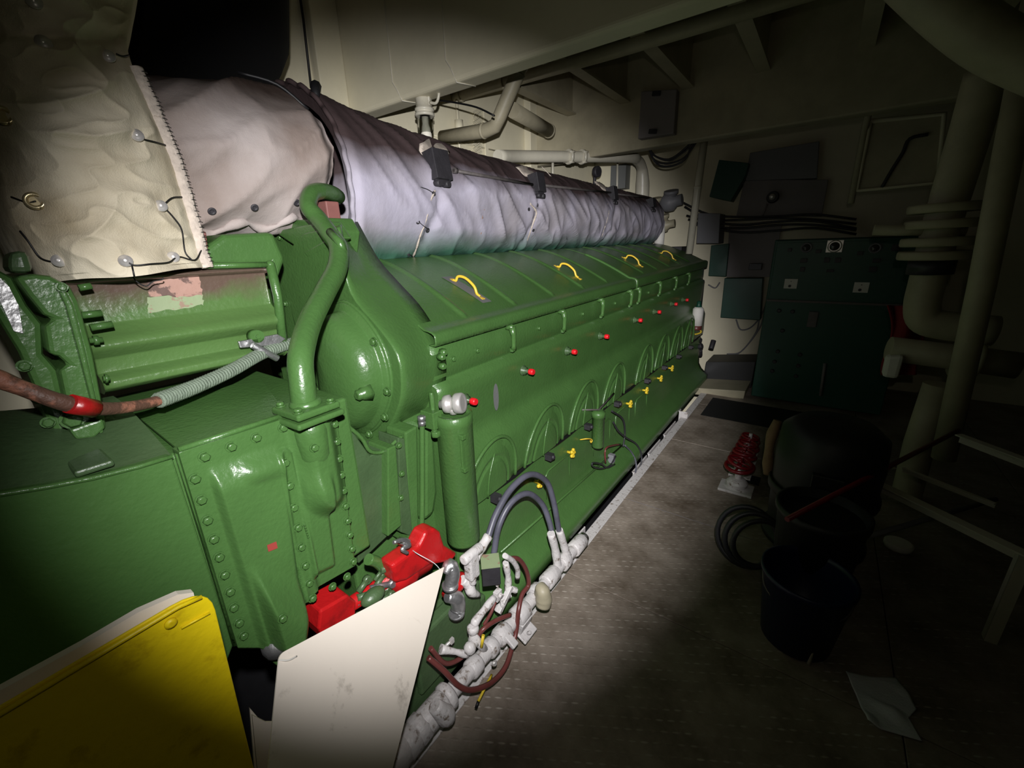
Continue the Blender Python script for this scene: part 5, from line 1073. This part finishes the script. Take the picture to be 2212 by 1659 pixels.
for k in range(3):
    c = Vector((-.10+.03*k, 2.06-.03*k, .15+.012*k)); b = MB(); R_o = .13-.012*k
    b.tube([c+Vector((R_o*math.cos(a), .05*math.sin(a*1+.5*k), R_o*1.05*math.sin(a))) for a in [2*math.pi*j/30 for j in range(31)]], .013, n=10, cap=False)
    tag(build('hose_coil', b, m_black), 'loop of thick black hose leaning by the dark motor, %s of three'%['outer','middle','inner'][k], 'hose', 'black hose loops')
# welded angle-iron stand
st = thing('angle_iron_stand', (.9,2.6,0), 'cream-painted angle iron stand at the right side of the deck', 'stand')
zc_ = .42; c1, c2, c3, c4 = P(1842,1018,Z=zc_), P(2230,1205,Z=zc_), P(2230,985,Z=zc_)+Vector((.3,.3,0)), P(1955,1000,Z=zc_)
def rail(a, c, nm, w_=.03):
    b = MB(); d = (c-a).normalized(); s_ = d.cross(Vector((0,0,1))).normalized()
    for o_,h_ in ((Vector((0,0,0)),1),): b.loft([[a-s_*w_/2,a+s_*w_/2,a+s_*w_/2+Vector((0,0,.006)),a-s_*w_/2+Vector((0,0,.006))],[c-s_*w_/2,c+s_*w_/2,c+s_*w_/2+Vector((0,0,.006)),c-s_*w_/2+Vector((0,0,.006))]],smooth=False)
    b.loft([[a-s_*w_/2,a-s_*(w_/2-.006),a-s_*(w_/2-.006)-Vector((0,0,w_)),a-s_*w_/2-Vector((0,0,w_))],[c-s_*w_/2,c-s_*(w_/2-.006),c-s_*(w_/2-.006)-Vector((0,0,w_)),c-s_*w_/2-Vector((0,0,w_))]],smooth=False); return build(nm, b, m_pipe, st)
rail(c1,c2,'rail',.045); rail(P(1950,1012,Z=zc_),P(2150,1090,Z=zc_),'rail',.02); rail(P(2070,940,Z=.6),P(2230,1000,Z=.6),'rail',.04); rail(c1,P(1930,1010,Z=zc_),'rail',.03)
for (u,v) in ((1885,1045),(2220,1200)):
    p = P(u,v,Z=zc_); b = MB(); b.box((p.x-.018,p.y-.003,0),(p.x+.018,p.y+.003,zc_)); b.box((p.x-.018,p.y,0),(p.x-.012,p.y+.035,zc_)); build('leg', b, m_pipe, st)
b = MB(); b.cyl(P(1700,1122,Z=.48),P(2070,930,Z=.58),.011,n=8); tag(build('red_pole', b, m_reddk), 'thin red pole laid slanting over the stand', 'pole')
b = MB(); b.cyl(P(1850,1166,Z=.25),P(2150,1078,Z=.3),.012,n=8); tag(build('grey_pole', b, m_grey), 'dull grey pole passing under the stand rail', 'pole')
b = MB(); p = P(1942,1172,Z=.03); b.lathe((p.x,p.y,0),(0,0,1),[(.055,0),(.06,.01),(.06,.028),(.05,.034)],24); tag(build('white_puck', b, m_paper), 'small white round disc on the deck beneath the stand', 'disc')
b = MB(); p = P(1755,1400,Z=.08); b.cyl((p.x,p.y,0),(p.x,p.y,.14),.008,n=8); tag(build('short_rod', b, m_pipe), 'short pale rod standing by the navy bucket', 'rod')
# crumpled rag on the deck plates
rg = [(1826,1452),(1880,1462),(1935,1464),(1962,1500),(1980,1532),(1962,1552),(1992,1602),(1945,1588),(1895,1574),(1872,1560),(1856,1520)]
pr2 = [P(u,v,Z=.004) for u,v in rg]; cc_ = sum(pr2, Vector())/len(pr2)
b = MB()
def frag(s,t):
    k = s*len(pr2); i = int(k)%len(pr2); p = pr2[i].lerp(pr2[(i+1)%len(pr2)],k-int(k)); q = cc_.lerp(p,t); q.z = .006+max(0,noise.noise(Vector((q.x*14,q.y*14,0))))*.03*(1-t*.3); return q
b.grid(66,14,frag); tag(build('crumpled_rag', b, m_cloth, solid=.0015), 'crumpled pale grey rag lying on the deck plates at lower right', 'rag')
wb = MB(); wb.box((1.5,-.3,0),(2.28,2.0,1.1)); wb.box((1.6,2.2,0),(2.28,3.6,1.6)); tag(build('side_tank', wb, m_darkp, bevel=.03), 'big dark tank casing against the right-hand wall', 'tank')
